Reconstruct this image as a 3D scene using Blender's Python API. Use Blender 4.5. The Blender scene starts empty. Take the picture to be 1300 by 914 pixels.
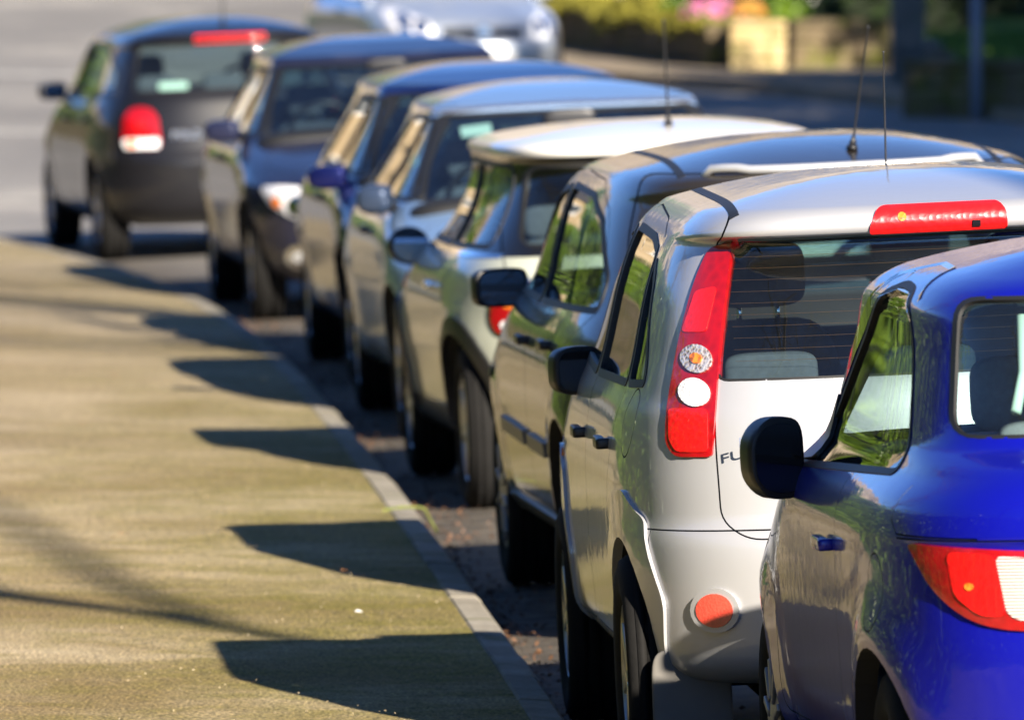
import bpy, bmesh, math, random
import numpy as np
from mathutils import Vector, Matrix, noise
from mathutils.bvhtree import BVHTree
from mathutils.geometry import delaunay_2d_cdt

random.seed(7)
scene = bpy.context.scene
COL = scene.collection
R = math.radians

# ------------------------------------------------------------------ camera
FPX = 15000.0                      # focal length in photo pixels (1300 wide)
CAM_H = 2.3
cam_d = bpy.data.cameras.new('camera')
cam = bpy.data.objects.new('camera', cam_d)
COL.objects.link(cam)
cam.location = (0, 0, CAM_H)
cam.rotation_euler = (R(90) - math.atan(607 / FPX), 0, 0)
cam_d.sensor_width = 36
cam_d.lens = 36 * FPX / 1300
cam_d.clip_start = 0.5
cam_d.clip_end = 3000
cam_d.dof.use_dof = True
cam_d.dof.focus_distance = 28.6
cam_d.dof.aperture_fstop = 8.6
scene.camera = cam

# ------------------------------------------------------------------ sky and sun
SUN_TO = Vector((0.93, -2.1, 1.0)).normalized()      # towards the sun
sun_el = math.asin(SUN_TO.z)
sun_rot = math.atan2(SUN_TO.x, SUN_TO.y)
world = bpy.data.worlds.new('World')
scene.world = world
world.use_nodes = True
wn, wl = world.node_tree.nodes, world.node_tree.links
wn.clear()
wo = wn.new('ShaderNodeOutputWorld')
bg = wn.new('ShaderNodeBackground')
sky = wn.new('ShaderNodeTexSky')
sky.sky_type = 'NISHITA'
sky.sun_disc = False
sky.sun_elevation = sun_el
sky.sun_rotation = sun_rot
sky.air_density = 0.5
sky.dust_density = 0.0
sky.ozone_density = 6.0
bg.inputs['Strength'].default_value = 0.078
wl.new(sky.outputs[0], bg.inputs['Color'])
wl.new(bg.outputs[0], wo.inputs['Surface'])
sun_d = bpy.data.lights.new('sun', 'SUN')
sun_d.energy = 5.0
sun_d.angle = R(0.5)
sun_d.color = (1.0, 0.90, 0.76)
sun = bpy.data.objects.new('sun', sun_d)
COL.objects.link(sun)
sun.rotation_euler = SUN_TO.to_track_quat('Z', 'Y').to_euler()
sun.location = (20, -40, 30)
scene.view_settings.view_transform = 'Standard'
scene.view_settings.look = 'None'
scene.view_settings.gamma = 1
scene.view_settings.exposure = 1.55
scene.view_settings.use_curve_mapping = False
scene.cycles.max_bounces = 8
scene.cycles.transparent_max_bounces = 16
scene.cycles.caustics_reflective = False
scene.cycles.caustics_refractive = False
scene.cycles.sample_clamp_indirect = 6
scene.cycles.use_denoising = True

# ------------------------------------------------------------------ materials
def new_mat(name):
    m = bpy.data.materials.new(name)
    m.use_nodes = True
    return m, m.node_tree.nodes, m.node_tree.links, m.node_tree.nodes['Principled BSDF']

def setin(b, **kw):
    for k, v in kw.items():
        b.inputs[k.replace('_', ' ')].default_value = v

def plain(name, col, rough=0.5, metal=0.0, coat=0.0, spec=0.5, bump=0.0, bscale=200, var=0.0, vscale=20, coatr=0.03):
    m, n, l, b = new_mat(name)
    setin(b, Base_Color=(*col, 1), Roughness=rough, Metallic=metal)
    b.inputs['Specular IOR Level'].default_value = spec
    b.inputs['Coat Weight'].default_value = coat
    b.inputs['Coat Roughness'].default_value = coatr
    tc = None
    if bump or var:
        tc = n.new('ShaderNodeTexCoord')
    if bump:
        nz = n.new('ShaderNodeTexNoise'); nz.inputs['Scale'].default_value = bscale
        bp = n.new('ShaderNodeBump'); bp.inputs['Strength'].default_value = bump; bp.inputs['Distance'].default_value = 0.01
        l.new(tc.outputs['Object'], nz.inputs['Vector']); l.new(nz.outputs[0], bp.inputs['Height']); l.new(bp.outputs[0], b.inputs['Normal'])
    if var:
        nz = n.new('ShaderNodeTexNoise'); nz.inputs['Scale'].default_value = vscale; nz.inputs['Detail'].default_value = 6
        mx = n.new('ShaderNodeMix'); mx.data_type = 'RGBA'
        mx.inputs['A'].default_value = (*[c * (1 - var) for c in col], 1)
        mx.inputs['B'].default_value = (*[min(1, c * (1 + var)) for c in col], 1)
        l.new(tc.outputs['Object'], nz.inputs['Vector']); l.new(nz.outputs[0], mx.inputs['Factor']); l.new(mx.outputs['Result'], b.inputs['Base Color'])
    return m

def paint(name, col, metal=0.5, rough=0.35, coat=0.78, dirt=0.25, dirtcol=(0.16, 0.13, 0.09), flake=0.0):
    """Car paint: coloured base, clear coat, road dust low on the body and a thin uneven film."""
    m, n, l, b = new_mat(name)
    setin(b, Metallic=metal)
    b.inputs['Specular IOR Level'].default_value = 0.15
    b.inputs['Coat Weight'].default_value = coat
    b.inputs['Coat IOR'].default_value = 1.42
    b.inputs['Coat Roughness'].default_value = 0.02
    tc = n.new('ShaderNodeTexCoord')
    sp = n.new('ShaderNodeSeparateXYZ'); l.new(tc.outputs['Object'], sp.inputs[0])
    mr = n.new('ShaderNodeMapRange'); mr.inputs['From Min'].default_value = 0.75; mr.inputs['From Max'].default_value = 0.2
    mr.inputs['To Min'].default_value = 0.05; mr.inputs['To Max'].default_value = 1.0
    l.new(sp.outputs['Z'], mr.inputs['Value'])
    nz = n.new('ShaderNodeTexNoise'); nz.inputs['Scale'].default_value = 5; nz.inputs['Detail'].default_value = 9; nz.inputs['Roughness'].default_value = 0.65
    mp = n.new('ShaderNodeMapping'); mp.inputs['Scale'].default_value = (1, 1, 0.45)
    l.new(tc.outputs['Object'], mp.inputs[0]); l.new(mp.outputs[0], nz.inputs['Vector'])
    mu = n.new('ShaderNodeMath'); mu.operation = 'MULTIPLY'; l.new(mr.outputs[0], mu.inputs[0]); l.new(nz.outputs[0], mu.inputs[1])
    mu2 = n.new('ShaderNodeMath'); mu2.operation = 'MULTIPLY'; l.new(mu.outputs[0], mu2.inputs[0]); mu2.inputs[1].default_value = dirt * 2
    mu2.use_clamp = True
    mx = n.new('ShaderNodeMix'); mx.data_type = 'RGBA'
    mx.inputs['A'].default_value = (*col, 1); mx.inputs['B'].default_value = (*dirtcol, 1)
    l.new(mu2.outputs[0], mx.inputs['Factor']); l.new(mx.outputs['Result'], b.inputs['Base Color'])
    ad = n.new('ShaderNodeMath'); ad.operation = 'MULTIPLY_ADD'; l.new(mu2.outputs[0], ad.inputs[0]); ad.inputs[1].default_value = 0.45; ad.inputs[2].default_value = rough
    l.new(ad.outputs[0], b.inputs['Roughness'])
    cr = n.new('ShaderNodeMath'); cr.operation = 'MULTIPLY_ADD'; l.new(mu2.outputs[0], cr.inputs[0]); cr.inputs[1].default_value = 0.25; cr.inputs[2].default_value = 0.015
    l.new(cr.outputs[0], b.inputs['Coat Roughness'])
    # orange peel on the clear coat
    n2 = n.new('ShaderNodeTexNoise'); n2.inputs['Scale'].default_value = 14; n2.inputs['Detail'].default_value = 3
    l.new(tc.outputs['Object'], n2.inputs['Vector'])
    bp = n.new('ShaderNodeBump'); bp.inputs['Strength'].default_value = 0.06; bp.inputs['Distance'].default_value = 0.012
    l.new(n2.outputs[0], bp.inputs['Height']); l.new(bp.outputs[0], b.inputs['Coat Normal'])
    return m

def glass_mat(name, tint=(0.55, 0.62, 0.60), streak=0.02, ior=1.85):
    m, n, l, b = new_mat(name)
    n.remove(b)
    out = n['Material Output']
    tr = n.new('ShaderNodeBsdfTransparent'); tr.inputs[0].default_value = (*tint, 1)
    gl = n.new('ShaderNodeBsdfGlossy'); gl.inputs['Roughness'].default_value = 0.012
    fr = n.new('ShaderNodeFresnel'); geo = n.new('ShaderNodeNewGeometry')
    mi = n.new('ShaderNodeMix'); mi.data_type = 'FLOAT'
    mi.inputs['A'].default_value = ior; mi.inputs['B'].default_value = 1 / ior
    l.new(geo.outputs['Backfacing'], mi.inputs['Factor']); l.new(mi.outputs['Result'], fr.inputs['IOR'])
    mix = n.new('ShaderNodeMixShader')
    dif = n.new('ShaderNodeBsdfDiffuse'); dif.inputs[0].default_value = (0.35, 0.35, 0.33, 1)
    mix2 = n.new('ShaderNodeMixShader')
    tc = n.new('ShaderNodeTexCoord')
    nz = n.new('ShaderNodeTexNoise'); nz.inputs['Scale'].default_value = 9; nz.inputs['Detail'].default_value = 8
    l.new(tc.outputs['Object'], nz.inputs['Vector'])
    mm = n.new('ShaderNodeMath'); mm.operation = 'MULTIPLY'; l.new(nz.outputs[0], mm.inputs[0]); mm.inputs[1].default_value = streak
    l.new(mm.outputs[0], mix2.inputs[0])
    l.new(tr.outputs[0], mix2.inputs[1]); l.new(dif.outputs[0], mix2.inputs[2])
    l.new(fr.outputs[0], mix.inputs[0]); l.new(mix2.outputs[0], mix.inputs[1]); l.new(gl.outputs[0], mix.inputs[2])
    l.new(mix.outputs[0], out.inputs['Surface'])
    return m

def lens_mat(name, col, rough=0.12, scale=60, amt=0.5, dark=0.45, emis=None):
    """Coloured moulded plastic lens with facets behind the surface."""
    m, n, l, b = new_mat(name)
    b.inputs['Coat Weight'].default_value = 1.0
    b.inputs['Coat Roughness'].default_value = 0.02
    setin(b, Roughness=0.35, Metallic=0.0)
    tc = n.new('ShaderNodeTexCoord')
    vo = n.new('ShaderNodeTexVoronoi'); vo.inputs['Scale'].default_value = scale
    l.new(tc.outputs['Object'], vo.inputs['Vector'])
    n1 = n.new('ShaderNodeTexNoise'); n1.inputs['Scale'].default_value = 9; n1.inputs['Detail'].default_value = 3
    l.new(tc.outputs['Object'], n1.inputs['Vector'])
    mx = n.new('ShaderNodeMix'); mx.data_type = 'RGBA'
    mx.inputs['A'].default_value = (*[c * dark for c in col], 1); mx.inputs['B'].default_value = (*col, 1)
    mu = n.new('ShaderNodeMath'); mu.operation = 'MULTIPLY_ADD'; l.new(vo.outputs['Distance'], mu.inputs[0]); mu.inputs[1].default_value = 0.7
    l.new(n1.outputs[0], mu.inputs[2]); mu.use_clamp = True
    l.new(mu.outputs[0], mx.inputs['Factor']); l.new(mx.outputs['Result'], b.inputs['Base Color'])
    bp = n.new('ShaderNodeBump'); bp.inputs['Strength'].default_value = amt; bp.inputs['Distance'].default_value = 0.01
    l.new(vo.outputs['Distance'], bp.inputs['Height']); l.new(bp.outputs[0], b.inputs['Normal'])
    return m

M = {}
M['tyre'] = plain('tyre_rubber', (0.014, 0.0135, 0.013), 0.85, spec=.12, bump=0.15, bscale=60, var=0.4, vscale=9)
M['rim'] = plain('alloy_rim', (0.42, 0.42, 0.43), 0.32, 0.85, var=0.2, vscale=15)
M['steel'] = plain('wheel_cover', (0.30, 0.30, 0.31), 0.42, 0.5, var=0.25, vscale=15)
M['black'] = plain('black_plastic', (0.016, 0.016, 0.018), 0.38, spec=0.4)
M['gloss_black'] = plain('gloss_black', (0.008, 0.008, 0.009), 0.12, coat=0.6)
M['rubber'] = plain('black_rubber', (0.012, 0.012, 0.012), 0.55)
M['matt'] = plain('dark_trim', (0.05, 0.057, 0.07), 0.8)
M['well'] = plain('wheel_well', (0.012, 0.012, 0.012), 0.95)
M['seat'] = plain('seat_fabric', (0.07, 0.08, 0.10), 0.95, spec=0.15, var=0.3, vscale=60)
M['greyseat'] = plain('grey_seat_fabric', (0.20, 0.21, 0.22), 0.95, spec=0.15, var=0.3, vscale=60)
M['chrome'] = plain('chrome', (0.8, 0.8, 0.82), 0.06, 1.0)
M['mirrorglass'] = plain('mirror_glass', (0.75, 0.78, 0.8), 0.015, 1.0)
M['glass'] = glass_mat('car_glass', (0.68, 0.79, 0.78))
M['wsglass'] = glass_mat('windscreen_glass', (0.66, 0.80, 0.82), ior=2.2)
M['dglass'] = glass_mat('tinted_car_glass', (0.5, 0.6, 0.6))
M['red'] = lens_mat('red_lens', (0.36, 0.002, 0.005), scale=38, amt=0.12, dark=0.45)
M['redflat'] = lens_mat('bright_red_lens', (0.80, 0.008, 0.008), scale=60, amt=0.12, dark=0.6)
M['orange'] = lens_mat('amber_lens', (0.9, 0.22, 0.02), dark=0.6)
M['clear'] = lens_mat('clear_lens', (0.88, 0.88, 0.9), dark=0.6, scale=30, amt=0.5)
M['lampsilver'] = plain('lamp_reflector', (0.85, 0.86, 0.88), 0.10, 1.0, coat=0.6, bump=0.5, bscale=35)
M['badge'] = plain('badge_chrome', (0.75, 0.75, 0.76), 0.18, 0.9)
M['sticker'] = plain('paper_sticker', (0.55, 0.72, 0.62), 0.6)
M['whitepaper'] = plain('white_paper', (0.8, 0.8, 0.8), 0.6)
M['blackfilm'] = plain('black_screen_border', (0.01, 0.01, 0.011), 0.2)

# ------------------------------------------------------------------ object helpers
def link_mesh(name, verts, faces, mat, parent=None, smooth=False, normals=None, mats=None, midx=None):
    me = bpy.data.meshes.new(name)
    me.from_pydata([tuple(v) for v in verts], [], [tuple(f) for f in faces])
    if mats:
        for m in mats: me.materials.append(m)
        me.polygons.foreach_set('material_index', midx)
    elif mat: me.materials.append(mat)
    if smooth:
        me.polygons.foreach_set('use_smooth', [True] * len(me.polygons))
    if normals is not None:
        me.polygons.foreach_set('use_smooth', [True] * len(me.polygons))
        me.normals_split_custom_set([tuple(n) for n in normals])
    me.update()
    o = bpy.data.objects.new(name, me)
    COL.objects.link(o)
    if parent: o.parent = parent
    return o

def from_bm(name, bm, mat, parent=None, smooth=False, angle=None):
    if angle is not None:
        for e in bm.edges:
            if len(e.link_faces) == 2 and e.calc_face_angle(0) > R(angle): e.smooth = False
        smooth = True
    for f in bm.faces: f.smooth = smooth
    me = bpy.data.meshes.new(name)
    bm.to_mesh(me); bm.free()
    if mat: me.materials.append(mat)
    o = bpy.data.objects.new(name, me)
    COL.objects.link(o)
    if parent: o.parent = parent
    return o

def thing(o, label, cat, group=None):
    o['label'] = label; o['category'] = cat
    if group: o['group'] = group
    return o

def struct(o, kind='structure', label=None):
    o['kind'] = kind
    if label: o['label'] = label
    return o

def empty(name, loc=(0, 0, 0), rz=0):
    o = bpy.data.objects.new(name, None)
    COL.objects.link(o)
    o.location = loc; o.rotation_euler = (0, 0, rz)
    o.empty_display_size = 0.2
    return o

def bm_box(bm, c, s, rot=None, bev=0.0):
    r = bmesh.ops.create_cube(bm, size=1.0)
    vs = r['verts']
    for v in vs:
        v.co = Vector((v.co.x * s[0], v.co.y * s[1], v.co.z * s[2]))
    if bev:
        es = list({e for v in vs for e in v.link_edges})
        rb = bmesh.ops.bevel(bm, geom=es, offset=bev, segments=3, affect='EDGES', profile=0.5)
        vs = list({v for f in rb['faces'] for v in f.verts} | {v for v in vs if v.is_valid})
    mt = Matrix.Translation(c)
    if rot is not None: mt = mt @ rot.to_4x4()
    bmesh.ops.transform(bm, matrix=mt, verts=vs)
    return vs

def tube_mesh(pts, rad, nseg=10, cap=True):
    """verts, faces of a tube through pts, rad one number or a list."""
    pts = [Vector(p) for p in pts]
    n = len(pts)
    rad = rad if isinstance(rad, (list, tuple)) else [rad] * n
    vs, fs = [], []
    up = Vector((0, 0, 1))
    prev = None
    for i, p in enumerate(pts):
        t = (pts[min(i + 1, n - 1)] - pts[max(i - 1, 0)]).normalized()
        if prev is None:
            a = t.cross(up) if abs(t.dot(up)) < 0.95 else t.cross(Vector((1, 0, 0)))
        else:
            a = prev - t * prev.dot(t)
        a.normalize(); b = t.cross(a); prev = a
        for k in range(nseg):
            th = 2 * math.pi * k / nseg
            vs.append(p + (a * math.cos(th) + b * math.sin(th)) * rad[i])
    for i in range(n - 1):
        for k in range(nseg):
            k2 = (k + 1) % nseg
            fs.append((i * nseg + k, i * nseg + k2, (i + 1) * nseg + k2, (i + 1) * nseg + k))
    if cap:
        fs.append(tuple(range(nseg))[::-1]); fs.append(tuple((n - 1) * nseg + k for k in range(nseg)))
    return vs, fs

def tube(name, pts, rad, mat, parent=None, nseg=10):
    v, f = tube_mesh(pts, rad, nseg)
    return link_mesh(name, v, f, mat, parent, smooth=True)

def fillet(poly, r, seg=5):
    """round the corners of a closed 2D polygon"""
    out = []
    n = len(poly)
    P = [Vector(p) for p in poly]
    rr = r if isinstance(r, (list, tuple)) else [r] * n
    for i in range(n):
        a, b, c = P[i - 1], P[i], P[(i + 1) % n]
        d1, d2 = (a - b), (c - b)
        l = min(rr[i], d1.length * 0.48, d2.length * 0.48)
        if l < 1e-4: out.append(b.copy()); continue
        p1, p2 = b + d1.normalized() * l, b + d2.normalized() * l
        for k in range(seg + 1):
            t = k / seg
            out.append(p1 * (1 - t) ** 2 + b * 2 * t * (1 - t) + p2 * t * t)
    return out

def resample(poly, step, closed=True):
    out = []
    n = len(poly)
    for i in range(n if closed else n - 1):
        a, b = Vector(poly[i]), Vector(poly[(i + 1) % n])
        k = max(1, int(math.ceil((b - a).length / step)))
        for j in range(k): out.append(a + (b - a) * (j / k))
    if not closed: out.append(Vector(poly[-1]))
    return out

def circle2(cx, cy, r, n=24, ry=None):
    ry = ry or r
    return [Vector((cx + r * math.cos(2 * math.pi * k / n), cy + ry * math.sin(2 * math.pi * k / n))) for k in range(n)]

def inpoly(x, y, poly):
    c = False
    n = len(poly)
    j = n - 1
    for i in range(n):
        xi, yi = poly[i][0], poly[i][1]; xj, yj = poly[j][0], poly[j][1]
        if (yi > y) != (yj > y) and x < (xj - xi) * (y - yi) / (yj - yi) + xi: c = not c
        j = i
    return c

def pchip(pts):
    pts = sorted(pts)
    x = np.array([p[0] for p in pts], float); y = np.array([p[1] for p in pts], float)
    h = np.diff(x); d = np.diff(y) / h
    m = np.zeros(len(x))
    m[0], m[-1] = d[0], d[-1]
    for i in range(1, len(x) - 1):
        if d[i - 1] * d[i] > 0:
            w1, w2 = 2 * h[i] + h[i - 1], h[i] + 2 * h[i - 1]
            m[i] = (w1 + w2) / (w1 / d[i - 1] + w2 / d[i])
    def f(q):
        q = np.clip(np.asarray(q, float), x[0], x[-1])
        i = np.clip(np.searchsorted(x, q) - 1, 0, len(x) - 2)
        t = (q - x[i]) / h[i]
        return ((2 * t**3 - 3 * t**2 + 1) * y[i] + (t**3 - 2 * t**2 + t) * h[i] * m[i] + (-2 * t**3 + 3 * t**2) * y[i + 1] + (t**3 - t**2) * h[i] * m[i + 1])
    return f
M['whitelens'] = plain('white_lens', (0.85, 0.85, 0.85), 0.25, coat=1.0, bump=0.3, bscale=120)
M['reflector'] = lens_mat('pale_red_reflector', (0.85, 0.08, 0.05), scale=140, amt=0.12, dark=0.75)
def _bowl():
    m, n, l, b = new_mat('reflector_bowl_lens')
    setin(b, Roughness=.18, Metallic=.6); b.inputs['Coat Weight'].default_value = 1
    g = n.new('ShaderNodeTexCoord'); v = n.new('ShaderNodeTexVoronoi'); v.inputs['Scale'].default_value = 95
    l.new(g.outputs['Object'], v.inputs['Vector'])
    r = n.new('ShaderNodeValToRGB'); r.color_ramp.elements[0].color = (.30, .15, .12, 1); r.color_ramp.elements[1].color = (.95, .88, .82, 1); r.color_ramp.elements[0].position = .1; r.color_ramp.elements[1].position = .6
    l.new(v.outputs['Distance'], r.inputs[0]); l.new(r.outputs[0], b.inputs['Base Color'])
    bp = n.new('ShaderNodeBump'); bp.inputs['Strength'].default_value = .5; bp.inputs['Distance'].default_value = .006
    l.new(v.outputs['Distance'], bp.inputs['Height']); l.new(bp.outputs[0], b.inputs['Normal'])
    return m
M['bowl'] = _bowl()
M['wire'] = plain('heater_wire', (0.16, 0.07, 0.03), 0.5)
M['plate'] = plain('yellow_plate', (0.75, 0.55, 0.05), 0.4)
M['flap'] = plain('grey_mud_flap', (0.14, 0.13, 0.115), 0.6, var=0.2, vscale=12)
M['satin'] = plain('satin_silver', (.7, .7, .7), .3, .6, coat=.5)
M['strip'] = plain('grey_strip', (0.09, 0.088, 0.08), 0.45)
M['whiteplate'] = plain('white_plate', (0.75, 0.75, 0.73), 0.35)
M['bluebadge'] = plain('blue_badge', (0.10, 0.25, 0.5), 0.2, 0.5)
def _ribbed():
    m, n, l, b = new_mat('ribbed_clear_lens')
    setin(b, Base_Color=(.80, .76, .70, 1), Roughness=.2); b.inputs['Coat Weight'].default_value = 1
    tc = n.new('ShaderNodeTexCoord'); w = n.new('ShaderNodeTexWave'); w.inputs['Scale'].default_value = 45; w.bands_direction = 'Z'
    l.new(tc.outputs['Object'], w.inputs['Vector'])
    bp = n.new('ShaderNodeBump'); bp.inputs['Strength'].default_value = .8; bp.inputs['Distance'].default_value = .004
    l.new(w.outputs[0], bp.inputs['Height']); l.new(bp.outputs[0], b.inputs['Normal'])
    mx_ = n.new('ShaderNodeMix'); mx_.data_type = 'RGBA'; mx_.inputs['A'].default_value = (.62, .30, .25, 1); mx_.inputs['B'].default_value = (.85, .82, .75, 1)
    l.new(w.outputs[0], mx_.inputs['Factor']); l.new(mx_.outputs['Result'], b.inputs['Base Color'])
    return m
M['ribbed'] = _ribbed()
# ------------------------------------------------------------------ car builder
KERB_PTS = [(-60, 1.9), (0, 1.45), (14, .92), (22, .56), (26.5, .345), (30.7, .156), (34.5, -.016), (41.6, -.35), (47.2, -.63), (53.5, -.98), (59.3, -1.38), (65, -1.95), (69.6, -2.6), (72, -3.02), (74, -3.5), (76, -4.15), (77.6, -5.0)]
KERB = pchip(KERB_PTS)

# local frame of a car: x to its right, y forward (rear bumper at 0), z up
def quad_arc(w, L, a, b, n):
    th = np.linspace(0, math.pi / 2, 500)
    x = w * np.cos(th).clip(0) ** (2 / b); y = L * np.sin(th).clip(0) ** (2 / a)
    dx, dy = np.diff(x), np.diff(y)
    ds = np.hypot(dx, dy)
    ang = np.unwrap(np.arctan2(dy, dx))
    dth = np.abs(np.diff(ang, prepend=ang[0]))
    wt = ds + 0.16 * np.minimum(dth, 0.5)
    s = np.concatenate([[0], np.cumsum(wt)]); s /= s[-1]
    q = np.linspace(0, 1, n + 1)
    return np.interp(q, s, x), np.interp(q, s, y)

class Body:
    def __init__(self, S, NQ=30, step=0.03, inner=False):
        self.S = S
        fw, fr, ff = pchip(S['w']), pchip(S['yr']), pchip(S['yf'])
        ar, br = pchip(S.get('ar', [(0, 9), (2, 7)])), pchip(S.get('br', [(0, 3.2), (2, 3.0)]))
        af, bf = pchip(S.get('af', [(0, 6), (2, 7)])), pchip(S.get('bf', [(0, 2.6), (2, 2.8)]))
        z0, z1 = S['z0'], S['zrim']
        ym = S['ymid']
        off = 0.0
        if inner:
            off = 0.030; z0 = 0.36; z1 = S['zrim'] - 0.012
        zz = np.linspace(z0, z1, 3000)
        d = np.sqrt(np.diff(zz)**2 + np.diff(fw(zz))**2 + np.diff(fr(zz))**2 + 0.5 * np.diff(ff(zz))**2)
        cs = np.concatenate([[0], np.cumsum(d)])
        ns = int(cs[-1] / (step if not inner else 0.07)) + 2
        zs = np.interp(np.linspace(0, cs[-1], ns), cs, zz)
        zs = sorted(set([round(float(z), 5) for z in zs] + ([z for z in S.get('rows', [])] if not inner else [])))
        rings = []
        nq = NQ if not inner else 20
        def ring(w, yr, yf, a1, b1, a2, b2):
            xf, yf_ = quad_arc(w, yf - ym, a2, b2, nq)
            xr, yr_ = quad_arc(w, ym - yr, a1, b1, nq)
            pts = []
            pts += [(xf[i], ym + yf_[i]) for i in range(nq)]
            pts += [(-xf[nq - i], ym + yf_[nq - i]) for i in range(nq)]
            pts += [(-xr[i], ym - yr_[i]) for i in range(nq)]
            pts += [(xr[nq - i], ym - yr_[nq - i]) for i in range(nq)]
            return pts
        V = []
        for z in zs:
            yf_v = float(ff(z)) - off
            if inner: yf_v = min(yf_v, S['ycowl'] - 0.02)
            p = ring(float(fw(z)) - off, float(fr(z)) + off + (0.03 if inner else 0), yf_v, float(ar(z)), float(br(z)), float(af(z)), float(bf(z)))
            V.append([(x, y, z) for x, y in p])
        last = V[-1]
        yc = 0.5 * (min(p[1] for p in last) + max(p[1] for p in last)) if not inner else 0.5 * (last[0][1] * 0 + min(p[1] for p in last) + max(p[1] for p in last))
        dome = S['dome'] if not inner else S['dome'] - 0.022
        caps = [0.955, 0.90, 0.83, 0.74, 0.63, 0.5, 0.36, 0.2] if not inner else [0.8, 0.5]
        for s in caps:
            V.append([(x * s, yc + (y - yc) * s, last[0][2] + dome * (1 - s ** 2.2)) for x, y, _ in last])
        N = len(V[0])
        verts = [v for r in V for v in r]
        faces = []
        for i in range(len(V) - 1):
            for k in range(N):
                k2 = (k + 1) % N
                faces.append((i * N + k, i * N + k2, (i + 1) * N + k2, (i + 1) * N + k))
        tc = len(verts); verts.append((0, yc, last[0][2] + dome))
        bc = len(verts); verts.append((0, ym, z0))
        t0 = (len(V) - 1) * N
        for k in range(N):
            k2 = (k + 1) % N
            faces.append((t0 + k, t0 + k2, tc)); faces.append((k2, k, bc))
        v = np.array(verts)
        if not inner:
            # wheel arch flares, character lines
            for (wy, wz, wr) in S['wheels']:
                r = np.hypot(v[:, 1] - wy, v[:, 2] - wz)
                t = np.clip(1 - (r - wr - S.get('flare_w', 0.02)) / S.get('flare_r', 0.13), 0, 1)
                t = t * t * (3 - 2 * t)
                v[:, 0] += np.sign(v[:, 0]) * t * S.get('flare', 0.018) * (np.abs(v[:, 0]) > 0.5) * (v[:, 2] < S.get('flare_top', 0.95))
            if 'warp' in S: v = S['warp'](v)
        self.v, self.f = v, faces
        if not inner:
            self.bvh = BVHTree.FromPolygons([tuple(p) for p in v], faces)
            me = bpy.data.meshes.new('tmp')
            me.from_pydata([tuple(p) for p in v], [], faces)
            me.update()
            self.vn = np.array([tuple(n.vector) for n in me.vertex_normals])
            bpy.data.meshes.remove(me)
            self.fn = self.f

    def normal_at(self, p):
        co, n, fi, d = self.bvh.find_nearest(Vector(p))
        f = self.f[fi]
        ws = [1.0 / (1e-6 + (Vector(self.v[i]) - co).length_squared) for i in f] if False else None
        # bilinear-like interpolation by inverse area: use polygon weights
        from mathutils.interpolate import poly_3d_calc
        w = poly_3d_calc([Vector(self.v[i]) for i in f], co)
        nn = Vector((0, 0, 0))
        for wi, i in zip(w, f): nn += Vector(self.vn[i]) * wi
        return co, nn.normalized(), d

    def shoot(self, view, u, v):
        """project a 2D view point on the body. views: rear, front, left, right or an azimuth number."""
        o, d = view_ray(view, u, v)
        h, n, fi, dist = self.bvh.ray_cast(o, d)
        if h is None:
            h, n, fi, dist = self.bvh.find_nearest(o + d * 4.0)
            # nearest along the ray: walk
            best = None
            for k in range(60):
                q = o + d * (k * 0.15)
                c = self.bvh.find_nearest(q)
                if best is None or c[3] < best[3]: best = c
            h = best[0]
        return h

def view_ray(view, u, v):
    if view == 'rear': return Vector((u, -4, v)), Vector((0, 1, 0))
    if view == 'front': return Vector((u, 9, v)), Vector((0, -1, 0))
    if view == 'left': return Vector((-4, u, v)), Vector((1, 0, 0))
    if view == 'right': return Vector((4, u, v)), Vector((-1, 0, 0))
    if view == 'top': return Vector((u, v, 5)), Vector((0, 0, -1))
    # ('diag', cx, cy, az): looking horizontally with heading az degrees; u measured across from (cx, cy)
    _, cx, cy, az = view
    a = R(az)
    d = Vector((math.sin(a), math.cos(a), 0))
    r = Vector((math.cos(a), -math.sin(a), 0))
    return Vector((cx, cy, v)) + r * u - d * 5, d

def mesh_obj(verts, faces):
    me = bpy.data.meshes.new('cut')
    me.from_pydata([tuple(p) for p in verts], [], faces)
    bm = bmesh.new(); bm.from_mesh(me)
    bmesh.ops.recalc_face_normals(bm, faces=bm.faces)
    bm.to_mesh(me); bm.free()
    o = bpy.data.objects.new('cut', me)
    COL.objects.link(o)
    return o

def prism(view, poly, d0, d1):
    """solid prism of a 2D polygon along a view between distances d0, d1 from the view origin"""
    vs, n = [], len(poly)
    for dd in (d0, d1):
        for p in poly:
            o, d = view_ray(view, p[0], p[1]); vs.append(o + d * dd)
    fs = [tuple(range(n)), tuple(range(n, 2 * n))[::-1]] + [(k, (k + 1) % n, n + (k + 1) % n, n + k) for k in range(n)]
    return vs, fs

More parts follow.
